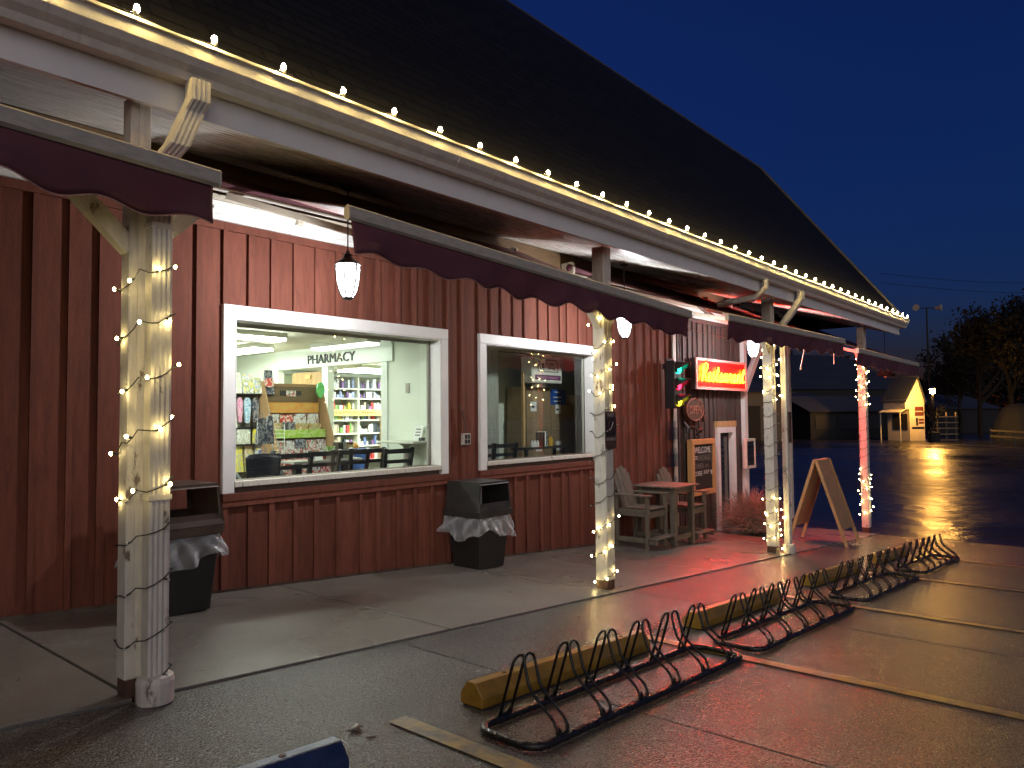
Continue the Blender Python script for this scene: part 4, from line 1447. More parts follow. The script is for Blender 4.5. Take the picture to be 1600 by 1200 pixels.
r = thing('iron_ornament', (11.75, 0.1, -0.3), 'small black wrought-iron bracket between the OPEN sign and the chalkboard', 'bracket')
s = MB(); s.tube([(11.55, 0.08, -0.24), (11.6, 0.16, -0.22), (11.7, 0.18, -0.26), (11.8, 0.15, -0.30), (11.95, 0.16, -0.27), (12.0, 0.1, -0.33), (11.85, 0.12, -0.36)], 0.022, 7); s.build('scroll', MT['black'], r)
s = MB(); s.tube([(11.5, 0.06, -0.15), (11.52, 0.12, -0.24), (11.5, 0.12, -0.33)], 0.028, 7); s.build('stub', MT['black'], r)
s = MB(); s.box(12.18, 12.26, 0.051, 0.10, -0.14, -0.02); o = s.build('doorbell_box', MT['rust'], None, bevel=0.006); tag(o, 'small rusty box on the wall right of the OPEN sign', 'box')

# chalkboard in an oak frame, hung slightly off the wall
cb0, cb1, cz0, cz1 = 11.53, 12.42, -1.40, -0.44
r = thing('chalkboard', ((cb0 + cb1) / 2, 0.1, cz0), 'oak-framed chalkboard reading WELCOME, hung left of the door', 'chalkboard')
s = MB(); s.box(cb0 + 0.08, cb1 - 0.08, 0.12, 0.16, cz0 + 0.08, cz1 - 0.08); s.build('slate', MT['slate'], r)
for bxx in ((cb0, cb1, 0.09, 0.19, cz1 - 0.09, cz1), (cb0, cb1, 0.09, 0.19, cz0, cz0 + 0.09), (cb0, cb0 + 0.09, 0.09, 0.189, cz0 + 0.091, cz1 - 0.091), (cb1 - 0.09, cb1, 0.09, 0.189, cz0 + 0.091, cz1 - 0.091)):
    s = MB(); s.box(*bxx); s.build('frame', MT['frameoak'], r, bevel=0.004)
ty = 0.1605
text_mesh('lettering', 'WELCOME', (cb0 + 0.13, ty, cz1 - 0.24), (1, 0, 0), (0, 0, 1), 0.62, 0.11, MT['chalk'], r, 0.002)
text_mesh('lettering', 'to', (cb0 + 0.12, ty, cz1 - 0.35), (1, 0, 0), (0, 0, 1), 0.12, 0.08, MT['chalk'], r, 0.002)
text_mesh('lettering', 'KNOWLES', (cb0 + 0.28, ty, cz1 - 0.375), (1, 0, 0), (0, 0, 1), 0.46, 0.10, MT['chalkfaint'], r, 0.002)
text_mesh('lettering', 'DINER', (cb0 + 0.13, ty, cz1 - 0.50), (1, 0, 0), (0, 0, 1), 0.34, 0.085, MT['chalkfaint'], r, 0.002)
text_mesh('lettering', 'AND', (cb0 + 0.53, ty, cz1 - 0.49), (1, 0, 0), (0, 0, 1), 0.14, 0.045, MT['chalkfaint'], r, 0.002)
text_mesh('lettering', 'COFFEE', (cb0 + 0.13, ty, cz1 - 0.63), (1, 0, 0), (0, 0, 1), 0.28, 0.08, MT['chalk'], r, 0.002)
text_mesh('lettering', 'SHOP', (cb0 + 0.46, ty, cz1 - 0.61), (1, 0, 0), (0, 0, 1), 0.22, 0.07, MT['chalk'], r, 0.002, shear=0.3)
mugx, mugz = cb0 + 0.73, cz1 - 0.55
s = MB(); s.prism([(mugx, mugz), (mugx + 0.09, mugz), (mugx + 0.085, mugz - 0.06), (mugx + 0.06, mugz - 0.08), (mugx + 0.03, mugz - 0.08), (mugx + 0.005, mugz - 0.06)], 'o', ty, ty + 0.003); s.build('mug_drawing', MT['chalk'], r)

# brochure holders on the red corner
for k, (z, t) in enumerate([(-0.42, 'topmost'), (-0.86, 'middle'), (-1.34, 'lowest')]):
    r = thing('brochure_holder', (11.02, 0.06, z), 'clear plastic brochure holder, %s of three by the wall corner' % t, 'brochure holder', 'clear brochure holders')
    s = MB(); s.box(10.86, 11.18, 0.077, 0.081, z, z + 0.30); s.build('back', MT['clear'], r)
    s = MB(); s.box(10.86, 11.18, 0.118, 0.121, z, z + 0.20); s.build('front', MT['clear'], r)
    for x in (10.86, 11.02, 11.177):
        s = MB(); s.box(x, x + 0.004, 0.0815, 0.1175, z, z + 0.22); s.build('divider', MT['clear'], r)
    s = MB(); s.box(10.865, 11.176, 0.0815, 0.1175, z - 0.004, z); s.build('bottom', MT['clear'], r)

# menu box on the corner post
r = thing('menu_box', (14.04, 0.12, -1.06), 'narrow glazed menu box on the white corner post', 'menu box')
s = MB(); s.box(13.83, 14.27, 0.091, 0.15, -1.07, -0.49); s.build('case', MT['oldwhite'], r, bevel=0.006)
s = MB(); s.box(13.88, 14.22, 0.1505, 0.156, -1.01, -0.55); s.build('menu_sheet', MT['slate'], r)
s = MB(); s.box(13.87, 14.23, 0.157, 0.160, -1.02, -0.54); s.build('pane', MT['glass'], r)
for bxx in ((13.83, 14.27, 0.1505, 0.172, -0.54, -0.49), (13.83, 14.27, 0.1505, 0.172, -1.07, -1.02), (13.83, 13.87, 0.1505, 0.17, -1.019, -0.541), (14.23, 14.27, 0.1505, 0.17, -1.019, -0.541)):
    s = MB(); s.box(*bxx); s.build('frame', MT['oldwhite'], r, bevel=0.003)

# no smoking sign on the second post (faces the lot)
px, po = POSTS[1]
r = thing('no_smoking_sign', (px, po + 0.07, -0.2), 'small dark no-smoking sign on the second porch post', 'sign')
s = MB(); s.box(px - 0.095, px + 0.095, po + 0.078, po + 0.083, -0.33, 0.03); s.build('plate', MT['rust'], r)
s = MB(); s.box(px - 0.085, px + 0.085, po + 0.0835, po + 0.086, -0.20, -0.035); s.build('panel', MT['signblack'], r)
s = MB(); s.tube([(px - 0.035, po + 0.088, -0.15), (px + 0.0, po + 0.088, -0.13), (px + 0.035, po + 0.088, -0.07)], 0.006, 5); s.build('cigarette_mark', MT['silver'], r)
s = MB(); s.tube([(px + 0.055 * math.cos(2 * math.pi * k / 20), po + 0.088, -0.115 + 0.055 * math.sin(2 * math.pi * k / 20)) for k in range(20)], 0.004, 5, closed=True); s.build('ring_mark', MT['poster'], r)
text_mesh('lettering', 'NO', (px - 0.05, po + 0.0835, -0.02), (1, 0, 0), (0, 0, 1), 0.10, 0.035, MT['silver'], r, 0.002)
text_mesh('lettering', 'SMOKING', (px - 0.08, po + 0.0835, -0.25), (1, 0, 0), (0, 0, 1), 0.16, 0.03, MT['silver'], r, 0.002)

# outdoor socket between the windows
r = thing('wall_socket', (6.15, 0.05, -0.3), 'grey outdoor socket box on the wall between the two windows', 'socket')
s = MB(); s.box(6.08, 6.20, 0.050, 0.10, -0.33, -0.20); s.build('box', MT['alu'], r, bevel=0.005)
for i in (0, 1):
    for j in (0, 1):
        s = MB(); s.box(6.10 + i * 0.046, 6.134 + i * 0.046, 0.1005, 0.103, -0.315 + j * 0.055, -0.27 + j * 0.055); s.build('outlet', MT['black'], r)
s = MB(); s.tube([(6.14, 0.07, -0.20), (6.13, 0.07, -0.05), (6.08, 0.065, 0.08), (6.04, 0.05, 0.12)], 0.010, 6); s.build('conduit', MT['rust'], r)

# hinge plate on the third post's downspout
s = MB(); s.box(10.52, 10.62, 2.176, 2.195, -0.42, 0.02); o = s.build('hinge_plate', MT['rust'], None, bevel=0.004); tag(o, 'long rusty hinge on the downspout of the third post', 'hinge')

# dried shrub by the door
bx_, bo_ = 12.72, 0.72
bz = G(bx_) + 0.013
r = thing('dried_shrub', (bx_, bo_, bz), 'round tangle of dry brown twigs in front of the door', 'shrub')
s = MB()
rb_ = random.Random(21)
for i in range(1500):
    th = rb_.uniform(0, 2 * math.pi)
    ph = math.acos(rb_.uniform(-0.05, 1.0))
    R = rb_.uniform(0.38, 0.72)
    base = Vector((rb_.gauss(0, 0.16), rb_.gauss(0, 0.16), 0.02 + rb_.random() * 0.35))
    d = Vector((math.sin(ph) * math.cos(th), math.sin(ph) * math.sin(th), math.cos(ph)))
    tip = Vector((0, 0, 0.12)) + Vector((d.x * R * 1.0, d.y * R * 0.95, d.z * R * 0.98))
    mid = (base + tip) / 2 + Vector((rb_.gauss(0, 0.07), rb_.gauss(0, 0.07), rb_.gauss(0, 0.05)))
    if tip.z < 0.02:
        tip.z = 0.02
    if mid.z < 0.02:
        mid.z = 0.02
    s.tube([base, mid, tip], [0.0035, 0.003, 0.0015], 3)
    for q in range(2):
        t2 = tip + Vector((rb_.gauss(0, 0.05), rb_.gauss(0, 0.05), rb_.gauss(0, 0.05)))
        t2.z = max(t2.z, 0.015)
        s.tube([(mid + tip) / 2, t2], [0.002, 0.001], 3)
tag(s.build('twigs', MT['twig'], r, local=True), kind='stuff')
s = MB(); s.lathe([(0.16, 0), (0.19, 0.03), (0.21, 0.26), (0.2, 0.27)], (0, 0, 0), 16); s.build('pot', MT['pot'], r, local=True)

# fallen leaves and twigs on the wet paving
def leaf_mesh(rr):
    s = MB()
    n = 10
    pts = []
    for k in range(n):
        t = 2 * math.pi * k / n
        q = 0.028 * (1.0 if k % 2 == 0 else 0.45) * rr.uniform(0.8, 1.2)
        pts.append((q * math.cos(t), q * math.sin(t), rr.uniform(0.001, 0.009)))
    pts.append((0, 0, 0.003))
    s.add(pts, [(k, (k + 1) % n, n) for k in range(n)])
    s.tube([(0, 0, 0.003), (0.03, 0.012, 0.008), (0.05, 0.012, 0.006)], 0.0012, 4)
    return s


rl = random.Random(5)
spots = [(2.13, 3.24, 1.7, 'brown star-shaped leaf on the wet concrete by the blue wheel stop'),
         (1.05, 1.1, 1.3, 'wet brown leaf on the walk left of the nearest post')]
for x, o, sc_, lab in spots:
    ob = leaf_mesh(rl).build('fallen_leaf', MT['leaf'], None, thick=0.0008)
    ob.location = (x, -o, G(x) + (0.018 if o < 2.2 else 0.006)); ob.scale = (sc_, sc_, sc_); ob.rotation_euler = (0, 0, rl.uniform(0, 6))
    tag(ob, lab, 'leaf', 'fallen leaves')
s = MB()
for i in range(70):
    x, o = rl.uniform(0.5, 12), rl.uniform(0.4, 5.4)
    z = G(x) + (0.016 if o < 2.2 else 0.005)
    a = rl.uniform(0, 6.28)
    l = rl.uniform(0.01, 0.05)
    s.tube([(x, o, z), (x + l * math.cos(a), o + l * math.sin(a), z + 0.004)], rl.uniform(0.001, 0.003), 4)
tag(s.build('twig_litter', MT['rust']), 'scattered bits of twig and leaf on the wet paving', 'litter', kind='stuff')
r = thing('twig_clump', (5.0, 3.2, G(5.0)), 'small clump of dead twigs left of the second wheel stop', 'twigs')
s = MB()
for i in range(30):
    a = rl.uniform(0, 6.28); l = rl.uniform(0.03, 0.09)
    p = Vector((5.0 + rl.gauss(0, 0.03), 3.2 + rl.gauss(0, 0.03), G(5.0) + 0.006))
    s.tube([p, p + Vector((l * math.cos(a), l * math.sin(a), rl.uniform(0.0, 0.06)))], 0.0015, 3)
tag(s.build('twigs', MT['twig'], r), kind='stuff')

# ================================================================== INTERIOR
FZ, CZ, X1 = -1.26, 0.97, 6.10
def bpart(nm, m, *bx):
    s = MB(); s.box(*bx); return s.build(nm, MT[m], B)


bpart('interior_floor', 'intfloor', 0.6, 10.8, -6.0, -0.161, FZ - 0.05, FZ)
bpart('interior_ceiling', 'ceiling', 0.6, X1 + 0.1, -6.0, -0.161, CZ, CZ + 0.05)
bpart('interior_ceiling', 'ceiling', X1 + 0.101, 10.8, -6.0, -1.401, 0.78, 0.83)
bpart('interior_ceiling', 'dimwall', X1 + 0.101, 10.8, -1.40, -0.161, CZ, CZ + 0.05)
bpart('interior_wall', 'intwall', 0.5, 0.6, -6.0, -0.161, FZ, CZ)
bpart('interior_wall', 'intwall', 0.6, 10.8, -6.1, -6.0, FZ, CZ)
bpart('interior_wall', 'intwall', X1, X1 + 0.1, -1.24, -0.161, FZ, CZ)
bpart('interior_wall', 'intwall', X1, X1 + 0.1, -6.0, -3.74, FZ, CZ)
bpart('interior_wall', 'intwall', X1 + 0.101, 10.8, -1.40, -1.33, FZ, 0.96)
bpart('interior_wall', 'dimwall', 10.72, 10.8, -1.33, -0.161, FZ, CZ)
bpart('interior_wall', 'shelfback', 9.5, 9.58, -6.0, -1.41, FZ, 0.78)
bpart('interior_wall', 'intwall', X1 + 0.101, 9.5, -4.95, -4.88, FZ, 0.78)
hb = bpart('header_board', 'intwhite', X1 - 0.03, X1 + 0.1, -3.739, -1.13, 0.70, CZ)
s = MB(); s.box(X1 - 0.045, X1 - 0.031, -3.739, -1.13, CZ - 0.05, CZ - 0.001); s.build('cornice', MT['intwhite'], B)
text_mesh('lettering', 'PHARMACY', (X1 - 0.031, -2.93, 0.745), (0, 1, 0), (0, 0, 1), 1.06, 0.125, MT['letter'], hb, 0.012)
bpart('column', 'intwhite', X1 - 0.01, X1 + 0.09, -2.64, -2.50, FZ, 0.70)
bpart('door_jamb', 'intwhite', X1 - 0.02, X1 + 0.1, -1.36, -1.241, FZ, 0.70)
for k in range(6):
    s = MB(); s.box(X1 + 0.02, X1 + 0.05, -3.40 + k * 0.118, -3.40 + k * 0.118 + 0.113, FZ, 0.64); s.build('door_plank', MT['wooddoor'], B)
s = MB(); s.box(X1 - 0.005, X1 + 0.019, -3.05, -2.93, 0.55, 0.60); s.build('door_plate', MT['signyellow'], B)
r = thing('light_switch', (X1 - 0.005, -0.87, 0.3), 'grey switch plate on the pale interior wall', 'switch')
s = MB(); s.box(X1 - 0.012, X1 - 0.001, -0.905, -0.835, 0.29, 0.41); s.build('plate', MT['alu'], r, bevel=0.002)
s = MB(); s.box(X1 - 0.02, X1 - 0.0125, -0.88, -0.86, 0.33, 0.37); s.build('toggle', MT['metalwhite'], r)


def ceiling_light(x0, x1, o0, o1, z, label, mk='tube'):
    r = thing('ceiling_light', ((x0 + x1) / 2, (o0 + o1) / 2, z), label, 'ceiling light', 'fluorescent ceiling lights')
    s = MB(); s.box(x0, x1, o0, o1, z - 0.055, z - 0.001); s.build('housing', MT['shelfwhite'], r)
    s = MB(); s.box(x0 + 0.01, x1 - 0.01, o0 + 0.01, o1 - 0.01, z - 0.085, z - 0.056); s.build('diffuser', MT[mk], r)


ceiling_light(3.0, 4.8, -1.72, -1.48, CZ, 'fluorescent ceiling light nearest the pharmacy window, upper left')
ceiling_light(5.1, 5.4, -4.2, -2.72, CZ, 'fluorescent ceiling light deep in the pharmacy, second from the left')
ceiling_light(5.70, 5.90, -2.35, -1.15, CZ, 'fluorescent ceiling light above the PHARMACY lettering', 'tubedim')
ceiling_light(2.0, 4.0, -3.6, -3.3, CZ, 'fluorescent ceiling light far left in the pharmacy')
ceiling_light(6.9, 8.1, -3.4, -2.8, 0.78, 'bright ceiling panel over the pharmacy shelves')
ceiling_light(8.4, 9.2, -3.9, -3.3, 0.78, 'small ceiling panel at the right of the pharmacy shelves')

# pharmacy shelves against the back
r = thing('pharmacy_shelves', (8.3, -4.7, FZ), 'cream wall shelves packed with medicine behind the counter', 'shelves')
SX0, SX1, SO = 6.9, 9.3, -4.85
s = MB(); s.box(SX0, SX1, SO, SO + 0.02, FZ, 0.72); s.build('back_panel', MT['shelfback'], r)
for x in (SX0, 8.15, SX1 - 0.03):
    s = MB(); s.box(x, x + 0.03, SO + 0.021, SO + 0.36, FZ, 0.70); s.build('upright', MT['shelfwhite'], r)
shz = [-1.15, -0.75, -0.50, -0.28, -0.05, 0.12, 0.33, 0.50]
SHM = {6: 'products2'}
for i, z in enumerate(shz):
    for xa, xb in ((SX0 + 0.031, 8.149), (8.181, SX1 - 0.031)):
        s = MB(); s.box(xa, xb, SO + 0.021, SO + 0.37, z - 0.022, z); s.build('shelf', MT['shelfwhite'], r)
ro = random.Random(31)
for i, z in enumerate(shz):
    up = (shz[i + 1] if i + 1 < len(shz) else 0.74) - z - 0.03
    s = MB()
    for xa, xb in ((SX0 + 0.05, 8.13), (8.2, SX1 - 0.05)):
        x = xa
        while x < xb - 0.05:
            w = ro.uniform(0.03, 0.09)
            h = up * ro.choice((0.35, 0.5, 0.6, 0.75, 0.9)) * ro.uniform(0.9, 1.05)
            dp = ro.uniform(0.03, 0.06)
            of = SO + 0.30 + ro.uniform(0, 0.05)
            if ro.random() < 0.5:
                s.lathe([(w * .4, 0), (w * .42, h * .75), (w * .2, h * .82), (w * .22, h)], (x + w / 2, of - w * .3, z + 0.001), 7)
            else:
                s.box(x, x + w * .9, of - dp, of, z + 0.001, z + h)
            x += w + (ro.uniform(0.0, 0.05) if ro.random() < 0.2 else 0.002)
    o = s.build('shelf_products', MT['products2'] if i in (7, 6) else MT['products'], None)
    tag(o, 'assorted small medicine packets on pharmacy shelf row %s from the bottom' % ['one', 'two', 'three', 'four', 'five', 'six', 'seven', 'eight'][i], 'products', 'medicine packets on the pharmacy shelves', kind='stuff')
# wooden register sign and frame in front of the shelves
r = thing('register_sign', (7.7, -4.4, 0.05), 'yellow wooden sign frame reading these items at Pharmacy Register', 'sign')
s = MB(); s.box(6.95, 8.68, -4.46, -4.43, 0.02, 0.13); s.build('board', MT['signyellow'], r)
text_mesh('lettering', 'Have these items at Pharmacy Register', (7.0, -4.4295, 0.045), (1, 0, 0), (0, 0, 1), 1.5, 0.06, MT['letter'], r, 0.003, shear=0.2)
s = MB(); s.box(8.62, 8.69, -4.465, -4.43, FZ, 0.019); s.build('upright', MT['wooddoor'], r)
s = MB(); s.box(8.70, 8.82, -4.465, -4.44, 0.14, 0.56); s.build('end_panel', MT['cardboard'], r)

# cardboard greeting card display
CX0, CX1, CO = 5.03, 5.86, -2.05
r = thing('card_display', ((CX0 + CX1) / 2, CO, FZ), 'brown cardboard greeting card display with orange and lime headers', 'display stand')
s = MB(); s.box(CX0, CX1, CO - 0.40, CO - 0.38, FZ, 0.44); s.build('back_panel', MT['cardboard'], r)
for x in (CX0 - 0.02, CX1 + 0.0005):
    s = MB(); s.prism([(CO - 0.40, FZ), (CO + 0.12, FZ), (CO + 0.12, -0.6), (CO - 0.30, 0.46), (CO - 0.40, 0.46)], 'x', x, x + 0.018); s.build('side_panel', MT['cardboard'], r)
s = MB(); s.box(CX0 + 0.001, CX1 - 0.001, CO - 0.37, CO - 0.34, 0.20, 0.40); s.build('header_panel', MT['kraft'], r)
s = MB(); s.box(CX0 + 0.25, CX0 + 0.33, CO - 0.339, CO - 0.332, 0.285, 0.345); s.build('header_print', MT['letter'], r)
s = MB(); s.box(CX0 + 0.49, CX0 + 0.56, CO - 0.339, CO - 0.332, 0.285, 0.345); s.build('header_print', MT['letter'], r)
s = MB(); s.box(CX0 + 0.34, CX0 + 0.48, CO - 0.339, CO - 0.334, 0.275, 0.35); s.build('header_print', MT['cardA'], r)
s = MB(); s.box(CX0 + 0.02, CX1 - 0.02, CO - 0.31, CO - 0.30, 0.06, 0.195); s.build('orange_header', MT['orange'], r)
s = MB(); s.box(CX0 + 0.02, CX1 - 0.02, CO - 0.155, CO - 0.147, -0.26, -0.155); s.build('lime_header', MT['greenprint'], r)
tiers = [(0.02, -0.27, 4, 'cardC'), (-0.08, -0.22, 4, 'cardB'), (-0.30, -0.11, 5, 'cardA'), (-0.42, -0.06, 6, 'cardA'), (-0.57, -0.01, 5, 'cardD'), (-0.72, 0.03, 6, 'cardA'), (-0.88, 0.06, 6, 'cardD')]
nm_t = ['top', 'second', 'third', 'fourth', 'fifth', 'sixth', 'lowest']
for ti, (zt, ot, n, mk) in enumerate(tiers):
    s = MB(); s.box(CX0 + 0.001, CX1 - 0.001, CO + ot, CO + ot + 0.012, zt - 0.16, zt - 0.105); s.build('tier_lip', MT['cardD'] if ti > 1 else MT['orange'], r)
    s = MB(); s.box(CX0 + 0.001, CX1 - 0.001, CO + ot - 0.10, CO + ot - 0.001, zt - 0.16, zt - 0.15); s.build('tier_floor', MT['cardboard'], r)
    for k in range(n):
        wd = (CX1 - CX0 - 0.04) / n
        xa = CX0 + 0.02 + k * wd
        hh = ro.uniform(0.0, 0.03)
        c = MB(); c.box(xa + 0.008, xa + wd - 0.008, CO + ot - 0.03, CO + ot - 0.022, zt - 0.149, zt + hh)
        mk2 = mk if ro.random() < 0.7 else ro.choice(['cardA', 'cardC', 'cardD', 'giftdark'])
        o = c.build('greeting_card', MT[mk2], None)
        pos = ['leftmost', 'second from the left', 'third from the left', 'fourth from the left', 'fifth from the left', 'sixth from the left'][k] if k < n - 1 else 'rightmost'
        tag(o, 'greeting card in the %s tier of the cardboard display, %s' % (nm_t[ti], pos), 'greeting card', 'greeting cards in the display')
# round tags on top of the display
s = MB(); s.prism([(5.10 + 0.075 * math.cos(2 * math.pi * k / 20), 0.44 + 0.06 * math.sin(2 * math.pi * k / 20)) for k in range(20)], 'o', CO - 0.30, CO - 0.29); o = s.build('speech_bubble_tag', MT['cardD'], None); tag(o, 'red and white speech-bubble tag at the display top left', 'tag')
s = MB(); s.prism([(5.83 + 0.06 * math.cos(2 * math.pi * k / 20), 0.36 + 0.105 * math.sin(2 * math.pi * k / 20)) for k in range(20)], 'o', CO - 0.26, CO - 0.24); o = s.build('oval_tag', MT['balloon'], None); tag(o, 'green oval tag hung at the display top right', 'tag')

# gift rack at the left
r = thing('gift_rack', (4.7, -2.5, FZ), 'black peg rack of gifts and bags at the left of the pharmacy window', 'display rack')
s = MB(); s.box(4.2, 5.18, -2.62, -2.60, FZ, 0.36); s.build('back_panel', MT['shelfback'], r)
for z in (0.30, -0.12, -0.32, -0.66):
    s = MB(); s.box(4.2, 5.18, -2.599, -2.36, z - 0.014, z); s.build('shelf', MT['black'], r)
s = MB(); s.box(5.20, 5.24, -2.60, -2.56, FZ, 0.38); s.build('upright', MT['shelfwhite'], r)
items = [('gift_bag', 4.55, 4.74, 0.301, 0.56, 'giftpale', 'tall floral gift bag on the rack top'), ('gift_bag', 4.76, 4.90, 0.301, 0.54, 'giftmix', 'bright pink and orange gift bag on the rack top'),
         ('gift_bag', 4.92, 5.02, 0.301, 0.50, 'giftmix', 'small colourful gift bag beside the pink one on the rack top'), ('gift_bag', 5.06, 5.18, 0.301, 0.60, 'giftdark', 'dark patterned gift bag at the right of the rack top'),
         ('gift_bag', 4.55, 4.68, -0.119, 0.20, 'giftpale', 'pale green patterned bag hung left under the rack top'),
         ('flip_flop', 4.70, 4.77, -0.05, 0.25, 'pink', 'pink flip-flops hanging on the rack'), ('flip_flop', 4.79, 4.88, -0.06, 0.25, 'skyblue', 'light blue flip-flops hanging on the rack'),
         ('flip_flop', 4.90, 4.99, -0.05, 0.25, 'giftdark', 'navy flip-flops hanging on the rack'), ('flip_flop', 5.01, 5.10, -0.05, 0.25, 'giftpale', 'grey floral flip-flops hanging on the rack'),
         ('gift_box', 4.55, 4.66, -0.319, -0.15, 'cardD', 'small red and black gift box on the middle shelf'), ('notebook', 4.68, 4.86, -0.319, -0.13, 'giftpale', 'pale striped notebook on the middle shelf'),
         ('notebook', 4.90, 5.02, -0.319, -0.13, 'giftyellow', 'yellow notebook on the middle shelf'), ('gift_bag', 4.64, 4.77, -0.659, -0.34, 'giftyellow', 'cream oval-print bag on the low shelf'),
         ('gift_bag', 4.79, 4.91, -0.659, -0.34, 'cardB', 'brown animal-print bag on the low shelf'), ('gift_bag', 4.93, 5.04, -0.659, -0.34, 'giftmix', 'bright patchwork bag on the low shelf')]
for nm, xa, xb, za, zb, mk, lab in items:
    s = MB()
    if nm == 'flip_flop':
        cx = (xa + xb) / 2
        hw = (xb - xa) / 2
        s.prism([(cx - hw * .55, za), (cx + hw * .55, za), (cx + hw * .8, za + 0.1), (cx + hw, zb - 0.06), (cx + hw * .5, zb), (cx - hw * .5, zb), (cx - hw, zb - 0.06), (cx - hw * .8, za + 0.1)], 'o', -2.42, -2.39)
    elif nm == 'gift_bag':
        s.add([(xa, -2.44, za), (xb, -2.44, za), (xb, -2.36, za), (xa, -2.36, za), (xa + 0.008, -2.415, zb), (xb - 0.008, -2.415, zb), (xb - 0.008, -2.395, zb), (xa + 0.008, -2.395, zb)],
              [(0, 1, 2, 3), (4, 5, 6, 7), (0, 1, 5, 4), (1, 2, 6, 5), (2, 3, 7, 6), (3, 0, 4, 7)])
        s.tube([((xa * 2 + xb) / 3, -2.40, zb), ((xa + xb) / 2, -2.40, zb + 0.035), ((xa + 2 * xb) / 3, -2.40, zb)], 0.003, 4)
    else:
        s.box(xa, xb, -2.40, -2.37, za, zb)
    o = s.build(nm, MT[mk], None)
    tag(o, lab, nm.replace('_', ' '), 'gifts on the rack')
# a second peg wall of small goods along the left of the side wall
r = thing('peg_wall', (6.05, -4.4, FZ), 'pale peg wall of small goods deep at the left of the pharmacy', 'display wall')
s = MB(); s.box(6.06, 6.095, -5.9, -3.78, FZ, 0.45); s.build('panel', MT['shelfback'], r)
for z in (-0.75, -0.35, 0.05):
    s = MB(); s.box(5.80, 6.059, -5.9, -3.78, z - 0.02, z); s.build('shelf', MT['shelfwhite'], r)
s = MB()
for z in (-0.75, -0.35, 0.05):
    o_ = -5.88
    while o_ < -3.85:
        w_ = ro.uniform(0.04, 0.12)
        h_ = ro.uniform(0.10, 0.33)
        s.box(5.82, 5.92, o_, o_ + w_ * .92, z + 0.001, z + h_)
        o_ += w_
tag(s.build('peg_wall_goods', MT['products']), 'assorted packets on the peg wall deep in the pharmacy', 'products', kind='stuff')
# wire spinner with dark bags in front of the display
r = thing('wire_rack', (5.0, -1.75, FZ), 'narrow wire spinner rack left of the card display', 'wire rack')
for k in range(22):
    z = -1.15 + k * 0.048
    s = MB(); s.tube([(4.80, -1.78, z), (4.92, -1.72, z)], 0.003, 4); s.build('rung', MT['shelfwhite'], r)
for x, o_ in ((4.80, -1.78), (4.92, -1.72)):
    s = MB(); s.tube([(x, o_, FZ), (x, o_, -0.08)], 0.006, 5); s.build('upright', MT['shelfwhite'], r)
for (xa, xb, za, zb, o_, mk, lab) in ((4.50, 4.62, -0.30, 0.0, -1.62, 'giftdark', 'grey lettered tote hung on the wire rack'), (4.63, 4.72, -0.30, 0.02, -1.64, 'giftdark', 'black tote hung on the wire rack'), (4.50, 4.64, -0.74, -0.36, -1.60, 'argyle', 'argyle patterned tote leaning below the grey tote'), (4.665, 4.75, -0.78, -0.38, -1.62, 'giftdark', 'dark striped tote below the black tote')):
    s = MB()
    s.add([(xa, o_ - 0.03, za), (xb, o_ - 0.03, za), (xb, o_ + 0.03, za), (xa, o_ + 0.03, za), (xa + 0.012, o_ - 0.01, zb), (xb - 0.012, o_ - 0.01, zb), (xb - 0.012, o_ + 0.01, zb), (xa + 0.012, o_ + 0.01, zb)], [(0, 1, 2, 3), (4, 5, 6, 7), (0, 1, 5, 4), (1, 2, 6, 5), (2, 3, 7, 6), (3, 0, 4, 7)])
    s.tube([(xa + 0.03, o_, zb), ((xa + xb) / 2, o_, zb + 0.07), (xb - 0.03, o_, zb)], 0.004, 5)
    o = s.build('tote_bag', MT[mk], None)
    tag(o, lab, 'tote bag', 'totes on the wire rack')


def ladder_chair(x, o, rz, label, group, z=FZ):
    r = thing('ladder_back_chair', (x, o, z), label, 'chair', group, rz)
    # local: back at -O? back plane at o=+0.2 (towards the window), seat extends to -0.2
    for sx in (-1, 1):
        s = MB(); s.bar((sx * 0.18, 0.19, 0.0), (sx * 0.18, 0.19, 0.45), 0.035, 0.04); s.bar((sx * 0.18, 0.19, 0.45), (sx * 0.205, 0.25, 0.90), 0.035, 0.042); s.build('back_post', MT['chairdark'], r, local=True)
        s = MB(); s.bar((sx * 0.18, -0.19, 0.0), (sx * 0.18, -0.19, 0.44), 0.035, 0.035); s.build('leg', MT['chairdark'], r, local=True)
    for k in range(4):
        h = 0.50 + k * 0.112
        t = (h - 0.45) / 0.45
        s = MB(); hw = 0.165 + 0.02 * t
        oo = 0.19 + 0.06 * t
        s.add([(xx, oo + 0.012 * (1 - (xx / hw) ** 2) + d, h + hh) for d in (-0.008, 0.008) for hh in (0, 0.052 if k == 3 else 0.042) for xx in (-hw, 0, hw)],
              [(0, 1, 4, 3), (1, 2, 5, 4), (6, 9, 10, 7), (7, 10, 11, 8), (0, 6, 7, 1), (1, 7, 8, 2), (3, 4, 10, 9), (4, 5, 11, 10), (0, 3, 9, 6), (2, 8, 11, 5)])
        s.build('slat', MT['chairdark'], r, local=True)
    s = MB(); s.box(-0.2, 0.2, -0.21, 0.17, 0.445, 0.475); s.build('seat', MT['chairdark'], r, local=True, bevel=0.006)
    return r


